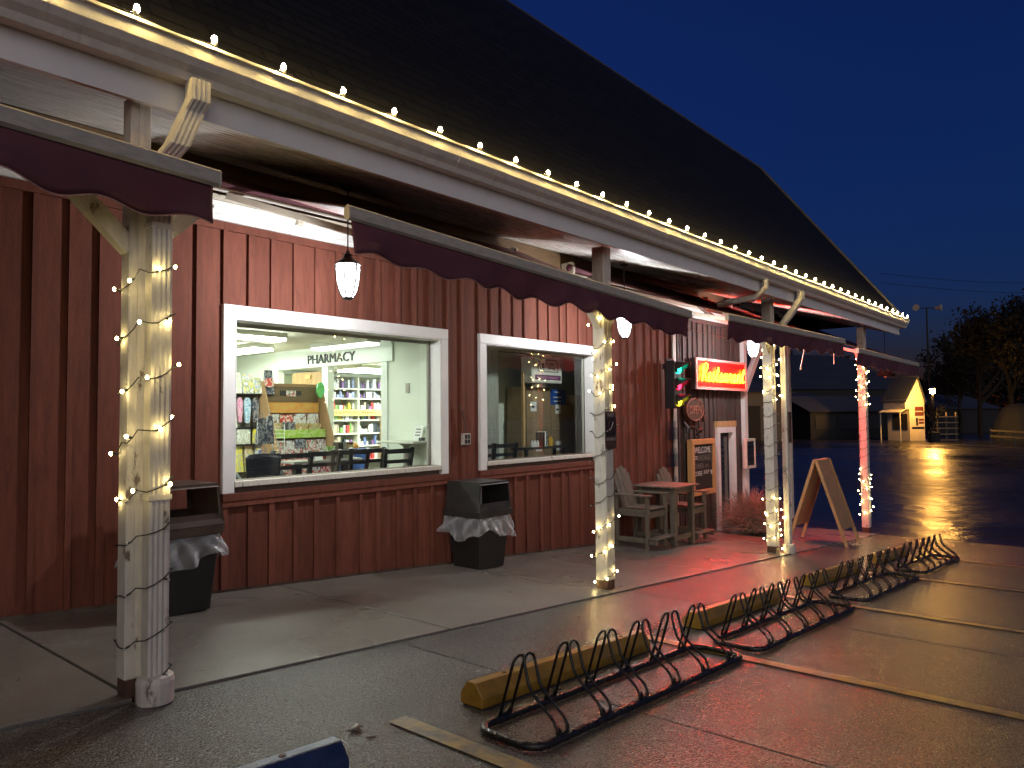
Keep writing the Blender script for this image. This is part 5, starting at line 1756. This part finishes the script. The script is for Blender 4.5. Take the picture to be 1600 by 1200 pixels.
cg = 'dark ladder-back chairs inside the pharmacy window'
ladder_chair(4.40, -0.96, 0.0, 'dark ladder-back chair second from the left in the pharmacy window', cg)
ladder_chair(4.82, -1.05, 0.1, 'dark ladder-back chair in front of the card display', cg)
ladder_chair(5.28, -1.05, -0.35, 'dark ladder-back chair in front of the blue bin', cg)
ladder_chair(5.58, -1.15, -0.3, 'dark ladder-back chair right of the napkin holder', cg)
ladder_chair(5.66, -0.78, 0.0, 'dark ladder-back chair at the right end of the pharmacy window', cg)
# black booster seat at far left
r = thing('high_chair', (3.92, -0.72, FZ), 'black plastic high chair at the left of the pharmacy window', 'high chair')
s = MB()
def hc(u, v):
    a = math.radians(-70 + 140 * u)
    return (3.92 + 0.17 * math.sin(a) * (1 + 0.12 * v), -0.72 + 0.10 - 0.10 * math.cos(a) + 0.16 , -0.62 + 0.27 * v - 0.03 * abs(2 * u - 1) ** 3 * v)
s.grid(hc, 14, 6); s.build('backrest', MT['black'], r, smooth=True, thick=0.02)
s = MB(); s.box(3.70, 4.14, -0.92, -0.54, -0.70, -0.66); s.build('seat', MT['black'], r, bevel=0.012)
for x in (3.68, 4.16):
    s = MB(); s.prism([(-0.92, -0.66), (-0.50, -0.66), (-0.50, -0.58), (-0.60, -0.52), (-0.92, -0.56)], 'x', x - 0.02, x + 0.02); s.build('armrest', MT['black'], r, bevel=0.006)
    for o_ in (-0.9, -0.56):
        s = MB(); s.box(x - 0.02, x + 0.02, o_ - 0.02, o_ + 0.02, FZ, -0.701); s.build('leg', MT['black'], r)
s = MB(); s.box(3.64, 4.20, -0.50, -0.44, -0.66, -0.635); s.build('tray_rail', MT['alu'], r, bevel=0.004)

# dining table with things on it
r = thing('dining_table', (5.2, -1.55, FZ), 'long grey-topped cafe table behind the ladder-back chairs', 'table')
s = MB(); s.box(4.78, 5.74, -1.62, -1.30, -0.53, -0.50); s.build('tabletop', MT['tablegrey'], r, bevel=0.004)
for x in (4.92, 5.60):
    s = MB(); s.box(x - 0.04, x + 0.04, -1.50, -1.42, FZ + 0.02, -0.531); s.build('leg', MT['chairdark'], r)
    s = MB(); s.box(x - 0.04, x + 0.04, -1.66, -1.26, FZ, FZ + 0.019); s.build('foot', MT['chairdark'], r)
r = thing('napkin_holder', (5.49, -1.42, -0.5), 'dark napkin holder on the cafe table', 'napkin holder')
s = MB(); s.box(5.43, 5.50, -1.48, -1.36, -0.499, -0.30); s.build('case', MT['chairdark'], r, bevel=0.004)
s = MB(); s.box(5.501, 5.56, -1.47, -1.37, -0.499, -0.31); s.build('napkins', MT['shelfback'], r)
r = thing('coffee_tin', (5.63, -1.42, -0.5), 'brown patterned coffee tin on the cafe table', 'tin')
s = MB(); s.lathe([(0.05, 0.001), (0.052, 0.01), (0.052, 0.16), (0.045, 0.165)], (5.63, -1.42, -0.5), 16); s.build('can', MT['cardB'], r)
s = MB(); s.lathe([(0.047, 0.166), (0.053, 0.167), (0.053, 0.19), (0.04, 0.195)], (5.63, -1.42, -0.5), 16); s.build('lid', MT['rust'], r)
r = thing('potted_plant', (5.33, -1.40, -0.5), 'small green plant in a glass pot on the cafe table', 'plant')
s = MB(); s.lathe([(0.035, 0.001), (0.045, 0.075), (0.04, 0.08)], (5.33, -1.40, -0.5), 12); s.build('pot', MT['alu'], r)
s = MB()
for i in range(26):
    a = ro.uniform(0, 6.28); l = ro.uniform(0.03, 0.08)
    p = Vector((5.33, -1.40, -0.42)); t = p + Vector((l * math.cos(a), l * math.sin(a), ro.uniform(0.02, 0.08)))
    n_ = Vector((-math.sin(a), math.cos(a), 0)) * 0.012
    s.add([p - n_ * .4, p + n_ * .4, t + n_, t - n_], [(0, 1, 2, 3)])
s.build('leaves', MT['greenleaf'], r)
for k, (x, lab) in enumerate(((5.16, 'folded white card standing left of the potted plant'), (5.24, 'small maroon condiment pot left of the potted plant'))):
    if k == 0:
        s = MB(); s.add([(x - 0.06, -1.36, -0.499), (x + 0.05, -1.36, -0.499), (x + 0.05, -1.40, -0.41), (x - 0.06, -1.40, -0.41), (x - 0.06, -1.44, -0.499), (x + 0.05, -1.44, -0.499)], [(0, 1, 2, 3), (3, 2, 5, 4)]); o = s.build('table_card', MT['paper'], None, thick=0.002); tag(o, lab, 'card')
    else:
        s = MB(); s.lathe([(0.03, 0.001), (0.034, 0.07), (0.028, 0.075)], (x, -1.39, -0.5), 12); o = s.build('condiment_pot', MT['poster'], None); tag(o, lab, 'pot')
# blue bin with balls
r = thing('blue_bin', (5.75, -2.2, FZ), 'bright blue plastic bin of balls beside the card display', 'bin')
s = MB(); s.add([(5.86, -2.0, FZ), (6.05, -2.0, FZ), (6.05, -1.66, FZ), (5.80, -1.66, FZ), (5.86, -2.04, -0.40), (6.09, -2.04, -0.40), (6.09, -1.62, -0.40), (5.76, -1.62, -0.40)], [(3, 2, 1, 0), (0, 1, 5, 4), (1, 2, 6, 5), (2, 3, 7, 6), (3, 0, 4, 7)]); s.build('tub', MT['bluebin'], r, thick=0.01)
for x, o_, mk, lab in ((5.83, -1.75, 'pink', 'pink toy ball in the blue bin'), (5.97, -1.78, 'orange', 'orange toy ball in the blue bin')):
    s = MB(); s.ball((x, o_, -0.40), 0.075, 10); o = s.build('toy_ball', MT[mk], None, smooth=True); tag(o, lab, 'ball', 'toy balls in the blue bin')
# wall shelf table at right with a small white sign
r = thing('pedestal_table', (5.93, -0.62, FZ), 'small white pedestal table in the right corner of the pharmacy', 'table')
s = MB(); s.box(5.72, 6.095, -1.0, -0.36, -0.315, -0.29); s.build('tabletop', MT['shelfwhite'], r, bevel=0.004)
s = MB(); s.lathe([(0.16, 0), (0.16, 0.02), (0.04, 0.04), (0.035, 0.90), (0.09, 0.94)], (5.92, -0.7, FZ), 14); s.build('pedestal', MT['alu'], r)
r = thing('counter_card', (5.98, -0.62, -0.29), 'upright white printed card on the pedestal table', 'card')
s = MB(); s.add([(6.0, -0.68, -0.289), (6.0, -0.53, -0.289), (6.05, -0.53, -0.11), (6.05, -0.68, -0.11)], [(0, 1, 2, 3)]); s.build('sheet', MT['paper'], r, thick=0.003)
for k in range(3):
    zz = -0.16 - k * 0.035
    xx = 6.0 + (zz + 0.289) / 0.179 * 0.05 - 0.004
    s = MB(); s.add([(xx, -0.65, zz), (xx, -0.56, zz), (xx + 0.003, -0.56, zz + 0.012), (xx + 0.003, -0.65, zz + 0.012)], [(0, 1, 2, 3)]); s.build('print_line', MT['letter'], r)
s = MB(); s.box(5.93, 6.0, -0.50, -0.45, -0.289, -0.25); o = s.build('card_reader', MT['black'], None, bevel=0.008); tag(o, 'small black card reader on the pedestal table', 'card reader')

# ------------------------------------------------------------------ dim room behind the second window
bx_specs = [(8.45, 9.05, -1.25, -0.85, FZ + 0.001, -0.66, 'bottom left carton of the stack behind the second window'),
            (9.06, 9.66, -1.25, -0.85, FZ + 0.001, -0.66, 'bottom middle carton of the stack behind the second window'),
            (9.67, 10.3, -1.25, -0.85, FZ + 0.001, -0.66, 'bottom right carton of the stack behind the second window'),
            (8.40, 8.98, -1.26, -0.86, -0.659, -0.06, 'carton left of centre with one white label, second layer'),
            (9.0, 9.62, -1.25, -0.86, -0.659, -0.10, 'middle carton with a white label, second layer of the stack'),
            (9.64, 10.3, -1.24, -0.86, -0.659, -0.06, 'right-hand carton on the second layer of the stack'),
            (8.42, 9.0, -1.26, -0.88, -0.059, 0.42, 'dark carton on the third layer left of the blue box'),
            (9.66, 10.3, -1.24, -0.86, -0.059, 0.32, 'carton right of the blue box with two white labels'),
            (9.02, 9.62, -1.25, -0.88, -0.099, 0.155, 'low carton carrying the blue box')]
for i, (x0, x1, o0, o1, z0_, z1_, lab) in enumerate(bx_specs):
    r = thing('carton', ((x0 + x1) / 2, (o0 + o1) / 2, z0_), lab, 'carton', 'brown cartons stacked behind the second window')
    s = MB(); s.box(x0, x1, o0, o1, z0_, z1_); s.build('box', MT['cardboard2'], r, bevel=0.006)
    s = MB(); s.box(x0 + 0.001, x1 - 0.001, o1 + 0.001, o1 + 0.002, (z0_ + z1_) / 2 + 0.14, (z0_ + z1_) / 2 + 0.146); s.build('tape', MT['kraft'], r)
    lx = x0 + (0.35 if i % 2 else 0.15) * (x1 - x0)
    s = MB(); s.box(lx, lx + 0.14, o1 + 0.0025, o1 + 0.0045, z0_ + 0.12, z0_ + 0.26); s.build('label', MT['paper'], r)
    s = MB(); s.box(lx + 0.02, lx + 0.09, o1 + 0.005, o1 + 0.006, z0_ + 0.17, z0_ + 0.20); s.build('label_print', MT['letter'], r)
r = thing('blue_box', (9.25, -1.0, 0.156), 'flat blue box on top of the cartons behind the second window', 'box')
s = MB(); s.box(8.99, 9.45, -1.2, -0.92, 0.156, 0.40); s.build('box', MT['bluebox'], r, bevel=0.005)
for k, (w_, zz) in enumerate(((0.14, 0.35), (0.2, 0.27), (0.18, 0.21))):
    s = MB(); s.box(9.22 - w_ / 2, 9.22 + w_ / 2, -0.919, -0.917, zz, zz + 0.014); s.build('print_line', MT['paper'], r)
# drug store sign hung inside
r = thing('drugstore_sign', (8.5, -0.78, 0.5), 'ivory box sign with Rx Drug lettering hung behind the second window', 'sign')
q0, q1, qz0, qz1, qo = 8.22, 8.94, 0.47, 0.845, -0.60
s = MB(); s.box(q0, q1, qo - 0.22, qo - 0.012, qz0, qz1); s.build('cabinet', MT['signwhite'], r, bevel=0.01)
s = MB(); s.box(q0 + 0.03, q1 - 0.03, qo - 0.011, qo - 0.004, qz0 + 0.02, qz1 - 0.02); s.build('face', MT['signwhite'], r)
s = MB(); s.box(q0 + 0.06, q1 - 0.05, qo - 0.0035, qo, qz0 + 0.045, qz0 + 0.115); s.build('band', MT['purple'], r)
text_mesh('lettering', "WESTLOCH'S PHARMACY", (q0 + 0.08, qo + 0.0005, qz0 + 0.06), (1, 0, 0), (0, 0, 1), 0.55, 0.04, MT['pink'], r, 0.002)
text_mesh('lettering', 'Rx', (q0 + 0.13, qo - 0.0035, qz0 + 0.20), (1, 0, 0), (0, 0, 1), 0.14, 0.13, MT['letter'], r, 0.003)
text_mesh('lettering', 'Town', (q0 + 0.30, qo - 0.0035, qz0 + 0.255), (1, 0, 0), (0, 0, 1), 0.20, 0.05, MT['letter'], r, 0.003)
text_mesh('lettering', 'Drug', (q0 + 0.36, qo - 0.0035, qz0 + 0.185), (1, 0, 0), (0, 0, 1), 0.18, 0.055, MT['letter'], r, 0.003)
s = MB(); s.tube([(q0 + 0.14, qo + 0.001, qz0 + 0.18), (q0 + 0.14, qo + 0.001, qz0 + 0.165), (q0 + 0.60, qo + 0.001, qz0 + 0.165), (q0 + 0.60, qo + 0.001, qz0 + 0.31), (q0 + 0.57, qo + 0.001, qz0 + 0.335), (q0 + 0.3, qo + 0.001, qz0 + 0.335)], 0.006, 5); s.build('outline', MT['letter'], r)
for x in (q0 + 0.1, q1 - 0.1):
    s = MB(); s.tube([(x, qo - 0.1, qz1), (x, qo - 0.1, CZ)], 0.006, 5); s.build('hanger', MT['black'], r)
# grey paper panel and door edge at left
s = MB(); s.box(7.32, 7.9, -1.0, -0.97, FZ + 0.001, 0.93); o = s.build('paper_panel', MT['grime'], None); tag(o, 'streaked grey paper panel behind the left of the second window', 'panel')
s = MB(); s.box(6.75, 7.3, -0.99, -0.96, FZ + 0.001, 0.93); o = s.build('paper_panel', MT['grime'], None); tag(o, 'second streaked grey panel at the far left behind the second window', 'panel')
s = MB(); s.box(8.20, 8.24, -0.80, -0.76, FZ + 0.001, 0.62); o = s.build('wooden_pole', MT['pine'], None); tag(o, 'thin wooden pole standing behind the second window', 'pole')
r = thing('storeroom_table', (8.3, -0.55, FZ), 'dark table with jars and books behind the second window', 'table')
s = MB(); s.box(7.75, 8.75, -0.62, -0.36, -0.47, -0.44); s.build('tabletop', MT['chairdark'], r)
for x in (7.8, 8.7):
    for o_ in (-0.59, -0.39):
        s = MB(); s.box(x - 0.02, x + 0.02, o_ - 0.02, o_ + 0.02, FZ + 0.001, -0.471); s.build('leg', MT['chairdark'], r)
for k, (x, w_, h, mk, nm, lab) in enumerate(((8.22, 0.03, 0.20, 'black', 'book', 'black upright book on the storeroom table'), (8.26, 0.025, 0.21, 'paper', 'book', 'white-spined book on the storeroom table'), (8.30, 0.03, 0.20, 'giftdark', 'book', 'grey book beside the white-spined one'))):
    s = MB(); s.box(x, x + w_, -0.56, -0.42, -0.439, -0.439 + h); o = s.build(nm, MT[mk], None, bevel=0.002); tag(o, lab, nm, 'books on the storeroom table')
for k, (x, mk, lab, rr_) in enumerate(((8.42, 'amber', 'amber jar right of the books', 0.045), (8.02, 'paper', 'first small white bottle on the storeroom table', 0.02), (8.08, 'paper', 'second small white bottle on the storeroom table', 0.02), (8.14, 'paper', 'third small white bottle on the storeroom table', 0.02))):
    h = 0.14 if k == 0 else 0.09
    s = MB(); s.lathe([(rr_, 0.001), (rr_, h * .7), (rr_ * .6, h * .8), (rr_ * .65, h)], (x, -0.46, -0.44), 12); o = s.build('jar' if k == 0 else 'bottle', MT[mk], None); tag(o, lab, 'jar' if k == 0 else 'bottle', 'jars on the storeroom table')
ladder_chair(6.95, -0.62, 0.2, 'ladder-back chair at the left behind the second window', 'chairs behind the second window')
ladder_chair(7.42, -0.66, -0.1, 'ladder-back chair in front of the grey panel behind the second window', 'chairs behind the second window')
ceiling_light(6.5, 7.1, -0.7, -0.45, CZ, 'ceiling light just inside the left of the second window', 'tubedim')

# ================================================================== FAR SIDE OF THE LOT
LZ = -2.36
FW = Vector((math.cos(YAW), -math.sin(YAW), 0))       # viewing direction in (X, O)
RT = Vector((math.sin(YAW), math.cos(YAW), 0))


def far(px, depth, z=0.0):
    """ground position seen at picture column px, at this distance along the view"""
    p = Vector((0, 6, 0)) + FW * depth + RT * ((px - 800) / 1155 * depth)
    return Vector((p.x, p.y, z))


# small gabled hut lit by the street lamp
c0 = far(1420, 60)
A = (RT * math.cos(math.radians(26)) + FW * math.sin(math.radians(26)))
A.normalize()
Bv = Vector((-A.y, A.x, 0))
if Bv.dot(RT) > 0:
    Bv = -Bv
hut = thing('gabled_hut', (c0.x, c0.y, LZ), 'small cream hut with a steep gable lit orange by the street lamp', 'hut')


def hp(a, b, z):
    p = c0 + A * a + Bv * b
    return (p.x, p.y, LZ + z)


HW, HD = 1.85, 2.0
s = MB()
s.add([hp(0, 0, 0), hp(HW, 0, 0), hp(HW, 0, 3.35), hp(HW / 2 + 0.1, 0, 5.25), hp(-0.5, 0, 3.35), hp(-0.5, 0, 2.6), hp(0, 0, 2.6),
       hp(0, HD, 0), hp(HW, HD, 0), hp(HW, HD, 3.35), hp(HW / 2 + 0.1, HD, 5.25), hp(-0.5, HD, 3.35), hp(-0.5, HD, 2.6), hp(0, HD, 2.6)],
      [(0, 1, 2, 3, 4, 5, 6), (7, 8, 9, 10, 11, 12, 13), (1, 8, 9, 2), (0, 6, 13, 7), (4, 11, 12, 5), (5, 12, 13, 6)])
hw_ = s.build('wall', MT['hut'], hut)
for sg, (a0, a1) in (('l', (-0.62, HW / 2 + 0.1)), ('r', (HW + 0.12, HW / 2 + 0.1))):
    s = MB()
    z0_, z1_ = 3.18, 5.32
    s.add([hp(a0, -0.12, z0_), hp(a1, -0.12, z1_), hp(a1, HD + .2, z1_), hp(a0, HD + .2, z0_)], [(0, 1, 2, 3)])
    s.build('roof', MT['farroof'], hut, thick=0.08)
s = MB()
s.add([hp(-0.02, 0.2, 0.9), hp(-0.02, 1.5, 0.9), hp(-0.02, 1.5, 2.2), hp(-0.02, 0.2, 2.2)], [(0, 1, 2, 3)]); s.build('counter_opening', MT['fardark'], hut, thick=0.02)
s = MB(); s.add([hp(0, 0.05, 2.75), hp(-1.1, 0.05, 2.35), hp(-1.1, 2.0, 2.35), hp(0, 2.0, 2.75)], [(0, 1, 2, 3)]); s.build('porch_roof', MT['hut'], hut, thick=0.06)
for b in (0.12, 1.9):
    s = MB(); s.tube([hp(-1.0, b, 0), hp(-1.0, b, 2.35)], 0.05, 8); s.build('porch_post', MT['hut'], hut)
def hposter(a0, a1, z0_, z1_, m, nm='poster'):
    s = MB(); s.add([hp(a0, -0.02, z0_), hp(a1, -0.02, z0_), hp(a1, -0.02, z1_), hp(a0, -0.02, z1_)], [(0, 1, 2, 3)]); s.build(nm, MT[m], hut, thick=0.015)
hposter(0.65, 1.7, 2.45, 2.78, 'poster'); hposter(0.65, 1.7, 2.05, 2.35, 'poster')
hposter(0.75, 1.0, 1.25, 1.85, 'signblack'); hposter(1.1, 1.7, 1.65, 1.80, 'poster'); hposter(1.1, 1.7, 1.40, 1.55, 'poster')
hposter(0.25, 1.75, 0.98, 1.14, 'signblack')

# street lamp
c = far(1457, 57.6)
r = thing('street_lamp', (c.x, c.y, LZ), 'lit orange street lamp on a dark pole in front of the hut', 'street lamp')
s = MB(); s.lathe([(0.42, 0), (0.42, 0.75), (0.36, 0.80)], (c.x, c.y, LZ), 12); s.build('planter_base', MT['fardark'], r)
s = MB(); s.tube([(c.x, c.y, LZ + 0.75), (c.x, c.y, LZ + 3.75)], 0.075, 10); s.build('pole', MT['fardark'], r)
s = MB(); s.lathe([(0.05, 3.75), (0.16, 3.82), (0.19, 4.0), (0.15, 4.14)], (c.x, c.y, LZ), 14); s.build('globe', MT['street'], r)
s = MB(); s.lathe([(0.26, 4.15), (0.22, 4.2), (0.04, 4.38)], (c.x, c.y, LZ), 14); s.build('hood', MT['fardark'], r)
# bare little tree by the lamp
def bare_tree(c, h, label, seed, leaf=0, spread=0.5, crown_mat='treeleaf', lsz=0.25, depth=4):
    rr = random.Random(seed)
    r = thing('tree', (c.x, c.y, LZ), label, 'tree', 'trees round the lot')
    s = MB()
    tips = []
    def grow(p, d, L, rad, k):
        q = p + d * L
        m_ = p + d * (L * .5) + Vector((rr.gauss(0, .03), rr.gauss(0, .03), 0)) * L
        s.tube([p, m_, q], [rad, rad * .85, rad * .65], 6 if k > 2 else 4)
        tips.append((q, k))
        if k == 0:
            return
        for i in range(rr.choice((2, 3)) if k < depth else 4):
            nd = (d + Vector((rr.gauss(0, spread), rr.gauss(0, spread), rr.uniform(-0.05, 0.45)))).normalized()
            grow(q if i else p + d * (L * rr.uniform(.6, 1)), nd, L * rr.uniform(.6, .82), rad * .6, k - 1)
    grow(Vector((c.x, c.y, LZ)), Vector((0, 0, 1)), h * 0.30, h * 0.022, depth)
    s.build('trunk', MT['bark'], r)
    if leaf:
        m = MB()
        ends = [t for t, k in tips if k <= 2]
        for i in range(leaf):
            t = rr.choice(ends) + Vector((rr.gauss(0, h * .05), rr.gauss(0, h * .05), rr.gauss(0, h * .045)))
            u = Vector((rr.gauss(0, 1), rr.gauss(0, 1), rr.gauss(0, 1))).normalized() * lsz * rr.uniform(.5, 1.2)
            v = Vector((rr.gauss(0, 1), rr.gauss(0, 1), rr.gauss(0, 1))).normalized() * lsz * rr.uniform(.3, .8)
            m.add([t, t + u, t + u * .5 + v], [(0, 1, 2)])
        m.build('crown', MT[crown_mat], r)
    return r


bare_tree(far(1451, 56.5), 3.8, 'thin bare tree beside the street lamp', 8, 0, 0.45, depth=4)
bare_tree(far(1530, 70), 12.5, 'dark leafy tree right of the floodlight pole', 9, 5000, 0.45, lsz=0.45)
bare_tree(far(1580, 62), 12.5, 'broad dark tree near the right edge', 10, 6000, 0.5, lsz=0.45)
bare_tree(far(1640, 55), 13.0, 'dark tree cut by the right edge', 12, 6000, 0.5, lsz=0.45)
bare_tree(far(1498, 80), 10.5, 'farther dark tree just right of the hut', 13, 4000, 0.45, lsz=0.45)

# floodlight pole
c = far(1452, 72)
r = thing('floodlight_pole', (c.x, c.y, LZ), 'tall unlit pole with two floodlights above the hut', 'light pole')
s = MB(); s.tube([(c.x, c.y, LZ), (c.x, c.y, LZ + 12.5)], [0.10, 0.07], 8); s.build('pole', MT['fardark'], r)
p0 = Vector((c.x, c.y, LZ + 12.5))
s = MB(); s.tube([p0 - RT * 0.9, p0 + RT * 0.9], 0.05, 6); s.build('crossarm', MT['fardark'], r)
for sg in (-1, 1):
    q = p0 + RT * (0.8 * sg)
    dirv = (RT * sg * 0.7 - FW * 0.6).normalized()
    s = MB(); s.tube([q, q + dirv * 0.25, q + dirv * 0.55, q + dirv * 0.6], [0.10, 0.18, 0.32, 0.32], 12); s.build('floodlight', MT['alu'], r)
# unlit barn pendant under the end of the porch beam
r = thing('pendant_lamp', (16.5, 2.03, 1.65), 'unlit dark pendant lamp with a conical shade under the far awning', 'lamp')
s = MB(); s.tube([(16.5, 2.03, 1.655), (16.5, 2.03, 0.95)], 0.006, 6); s.build('cord', MT['fardark'], r)
s = MB(); s.lathe([(0.185, 0.0), (0.182, 0.012), (0.10, 0.13), (0.035, 0.20), (0.02, 0.23)], (16.5, 2.03, 0.74), 18); s.build('shade', MT['fardark'], r)
s = MB(); s.lathe([(0.01, -0.04), (0.03, -0.025), (0.03, 0.0)], (16.5, 2.03, 0.739), 10); s.build('bulb', MT['offbulb'], r)


def shed(px0, px1, d0, d1, h, ridge, deep, wallm, roofm, label, name='shed', doors=()):
    a, b = far(px0, d0), far(px1, d1)
    A_ = (b - a)
    L = A_.length
    A_.normalize()
    Bk = Vector((-A_.y, A_.x, 0))
    if Bk.dot(FW) < 0:
        Bk = -Bk
    r = thing(name, (a.x, a.y, LZ), label, 'building', 'low buildings across the lot')
    def P(u, v, z):
        p = a + A_ * u + Bk * v
        return (p.x, p.y, LZ + z)
    s = MB()
    s.add([P(0, 0, 0), P(L, 0, 0), P(L, deep, 0), P(0, deep, 0), P(0, 0, h), P(L, 0, h), P(L, deep, h), P(0, deep, h), P(0, deep / 2, ridge), P(L, deep / 2, ridge)],
          [(0, 1, 5, 4), (2, 3, 7, 6), (1, 2, 6, 9, 5), (3, 0, 4, 8, 7)])
    s.build('wall', MT[wallm], r)
    for v0 in (0, deep):
        s = MB(); e = -0.3 if v0 == 0 else 0.3
        s.add([P(-.3, v0 + e, h - 0.02), P(L + .3, v0 + e, h - 0.02), P(L + .3, deep / 2, ridge + 0.06), P(-.3, deep / 2, ridge + 0.06)], [(0, 1, 2, 3)]); s.build('roof', MT[roofm], r, thick=0.05)
    for (u0, u1, z0_, z1_, m_, nm) in doors:
        s = MB(); s.add([P(u0, -0.03, z0_), P(u1, -0.03, z0_), P(u1, -0.03, z1_), P(u0, -0.03, z1_)], [(0, 1, 2, 3)]); s.build(nm, MT[m_], r, thick=0.03)
    return r


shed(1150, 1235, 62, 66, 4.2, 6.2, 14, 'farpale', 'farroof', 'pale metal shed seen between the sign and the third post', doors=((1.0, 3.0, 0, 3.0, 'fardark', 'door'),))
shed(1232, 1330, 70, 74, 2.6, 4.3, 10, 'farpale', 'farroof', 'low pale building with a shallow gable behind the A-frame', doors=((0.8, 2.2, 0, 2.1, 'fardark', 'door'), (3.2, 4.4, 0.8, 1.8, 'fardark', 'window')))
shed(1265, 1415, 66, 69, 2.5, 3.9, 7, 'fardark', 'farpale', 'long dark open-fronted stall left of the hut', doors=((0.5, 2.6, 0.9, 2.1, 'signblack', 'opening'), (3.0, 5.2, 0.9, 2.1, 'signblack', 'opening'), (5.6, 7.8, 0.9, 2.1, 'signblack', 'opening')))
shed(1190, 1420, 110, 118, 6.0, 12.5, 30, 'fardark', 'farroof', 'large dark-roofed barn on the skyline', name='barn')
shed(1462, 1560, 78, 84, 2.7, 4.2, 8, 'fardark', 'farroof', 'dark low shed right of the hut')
# slatted wooden stand right of the lamp
c = far(1475, 58)
r = thing('pallet_stand', (c.x, c.y, LZ), 'stack of wooden crates and shelves right of the street lamp', 'stand')
for k in range(5):
    z = LZ + 0.15 + k * 0.45
    s = MB(); p, q = far(1463, 58, z), far(1492, 58, z); s.bar(tuple(p), tuple(q), 0.6, 0.08); s.build('shelf_board', MT['greywood'], r)
for px in (1463, 1477, 1492):
    s = MB(); s.bar(tuple(far(px, 57.8, LZ)), tuple(far(px, 57.8, LZ + 2.3)), 0.09, 0.09); s.build('upright', MT['greywood'], r)
# tarp-covered heap at the right edge and a rail in front of it
c = far(1592, 60)
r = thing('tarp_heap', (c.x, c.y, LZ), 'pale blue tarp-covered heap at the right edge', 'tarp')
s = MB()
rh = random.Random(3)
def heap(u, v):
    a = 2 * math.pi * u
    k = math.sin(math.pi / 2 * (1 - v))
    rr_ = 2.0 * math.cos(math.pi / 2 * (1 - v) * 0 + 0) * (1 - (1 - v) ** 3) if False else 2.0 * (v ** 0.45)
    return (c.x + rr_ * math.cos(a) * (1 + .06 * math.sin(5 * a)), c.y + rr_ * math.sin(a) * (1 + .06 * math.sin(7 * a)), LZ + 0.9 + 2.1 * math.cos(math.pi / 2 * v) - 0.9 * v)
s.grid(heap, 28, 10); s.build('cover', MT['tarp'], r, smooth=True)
r = thing('rail_fence', tuple(far(1560, 52, LZ)), 'low pale rail fence at the far right of the lot', 'fence')
for z in (0.55, 0.95):
    s = MB(); s.bar(tuple(far(1545, 54, LZ + z)), tuple(far(1640, 46, LZ + z)), 0.08, 0.12); s.build('rail', MT['greywood'], r)
for k in range(6):
    t = k / 5
    p = far(1545 + 95 * t, 54 - 8 * t, LZ)
    s = MB(); s.bar((p.x, p.y, LZ), (p.x, p.y, LZ + 1.1), 0.12, 0.12); s.build('post', MT['greywood'], r)

# far belt of trees closing the view beyond the lot
s = MB()
rw = random.Random(17)
for i in range(9000):
    px = rw.uniform(1120, 1900)
    dpt = rw.uniform(135, 160)
    top = 9.0 + 4.0 * math.sin(px * 0.021) + 2.5 * math.sin(px * 0.057 + 1) + (3.0 if px > 1450 else 0)
    p = far(px, dpt, LZ + top * (rw.random() ** 0.7))
    u = Vector((rw.gauss(0, 1), rw.gauss(0, 1), rw.gauss(0, 1))).normalized() * rw.uniform(0.8, 2.0)
    v = Vector((rw.gauss(0, 1), rw.gauss(0, 1), rw.gauss(0, 1))).normalized() * rw.uniform(0.8, 2.0)
    s.add([p, p + u, p + v], [(0, 1, 2)])
tag(s.build('far_wood', MT['treeleaf']), 'dark belt of trees on the skyline beyond the lot', 'woodland', kind='stuff')

for k, (pa, za, pb, zb, lab) in enumerate(((1380, 13.6, 1760, 15.2, 'upper thin overhead wire across the dusk sky'), (1380, 12.7, 1760, 14.0, 'lower thin overhead wire across the dusk sky'))):
    s = MB()
    a_, b_ = far(pa, 72, za), far(pb, 84, zb)
    s.tube([a_ + (b_ - a_) * (i / 16) - Vector((0, 0, 0.8 * math.sin(math.pi * i / 16))) for i in range(17)], 0.02, 4)
    tag(s.build('overhead_wire', MT['fardark']), lab, 'wire', 'overhead wires')
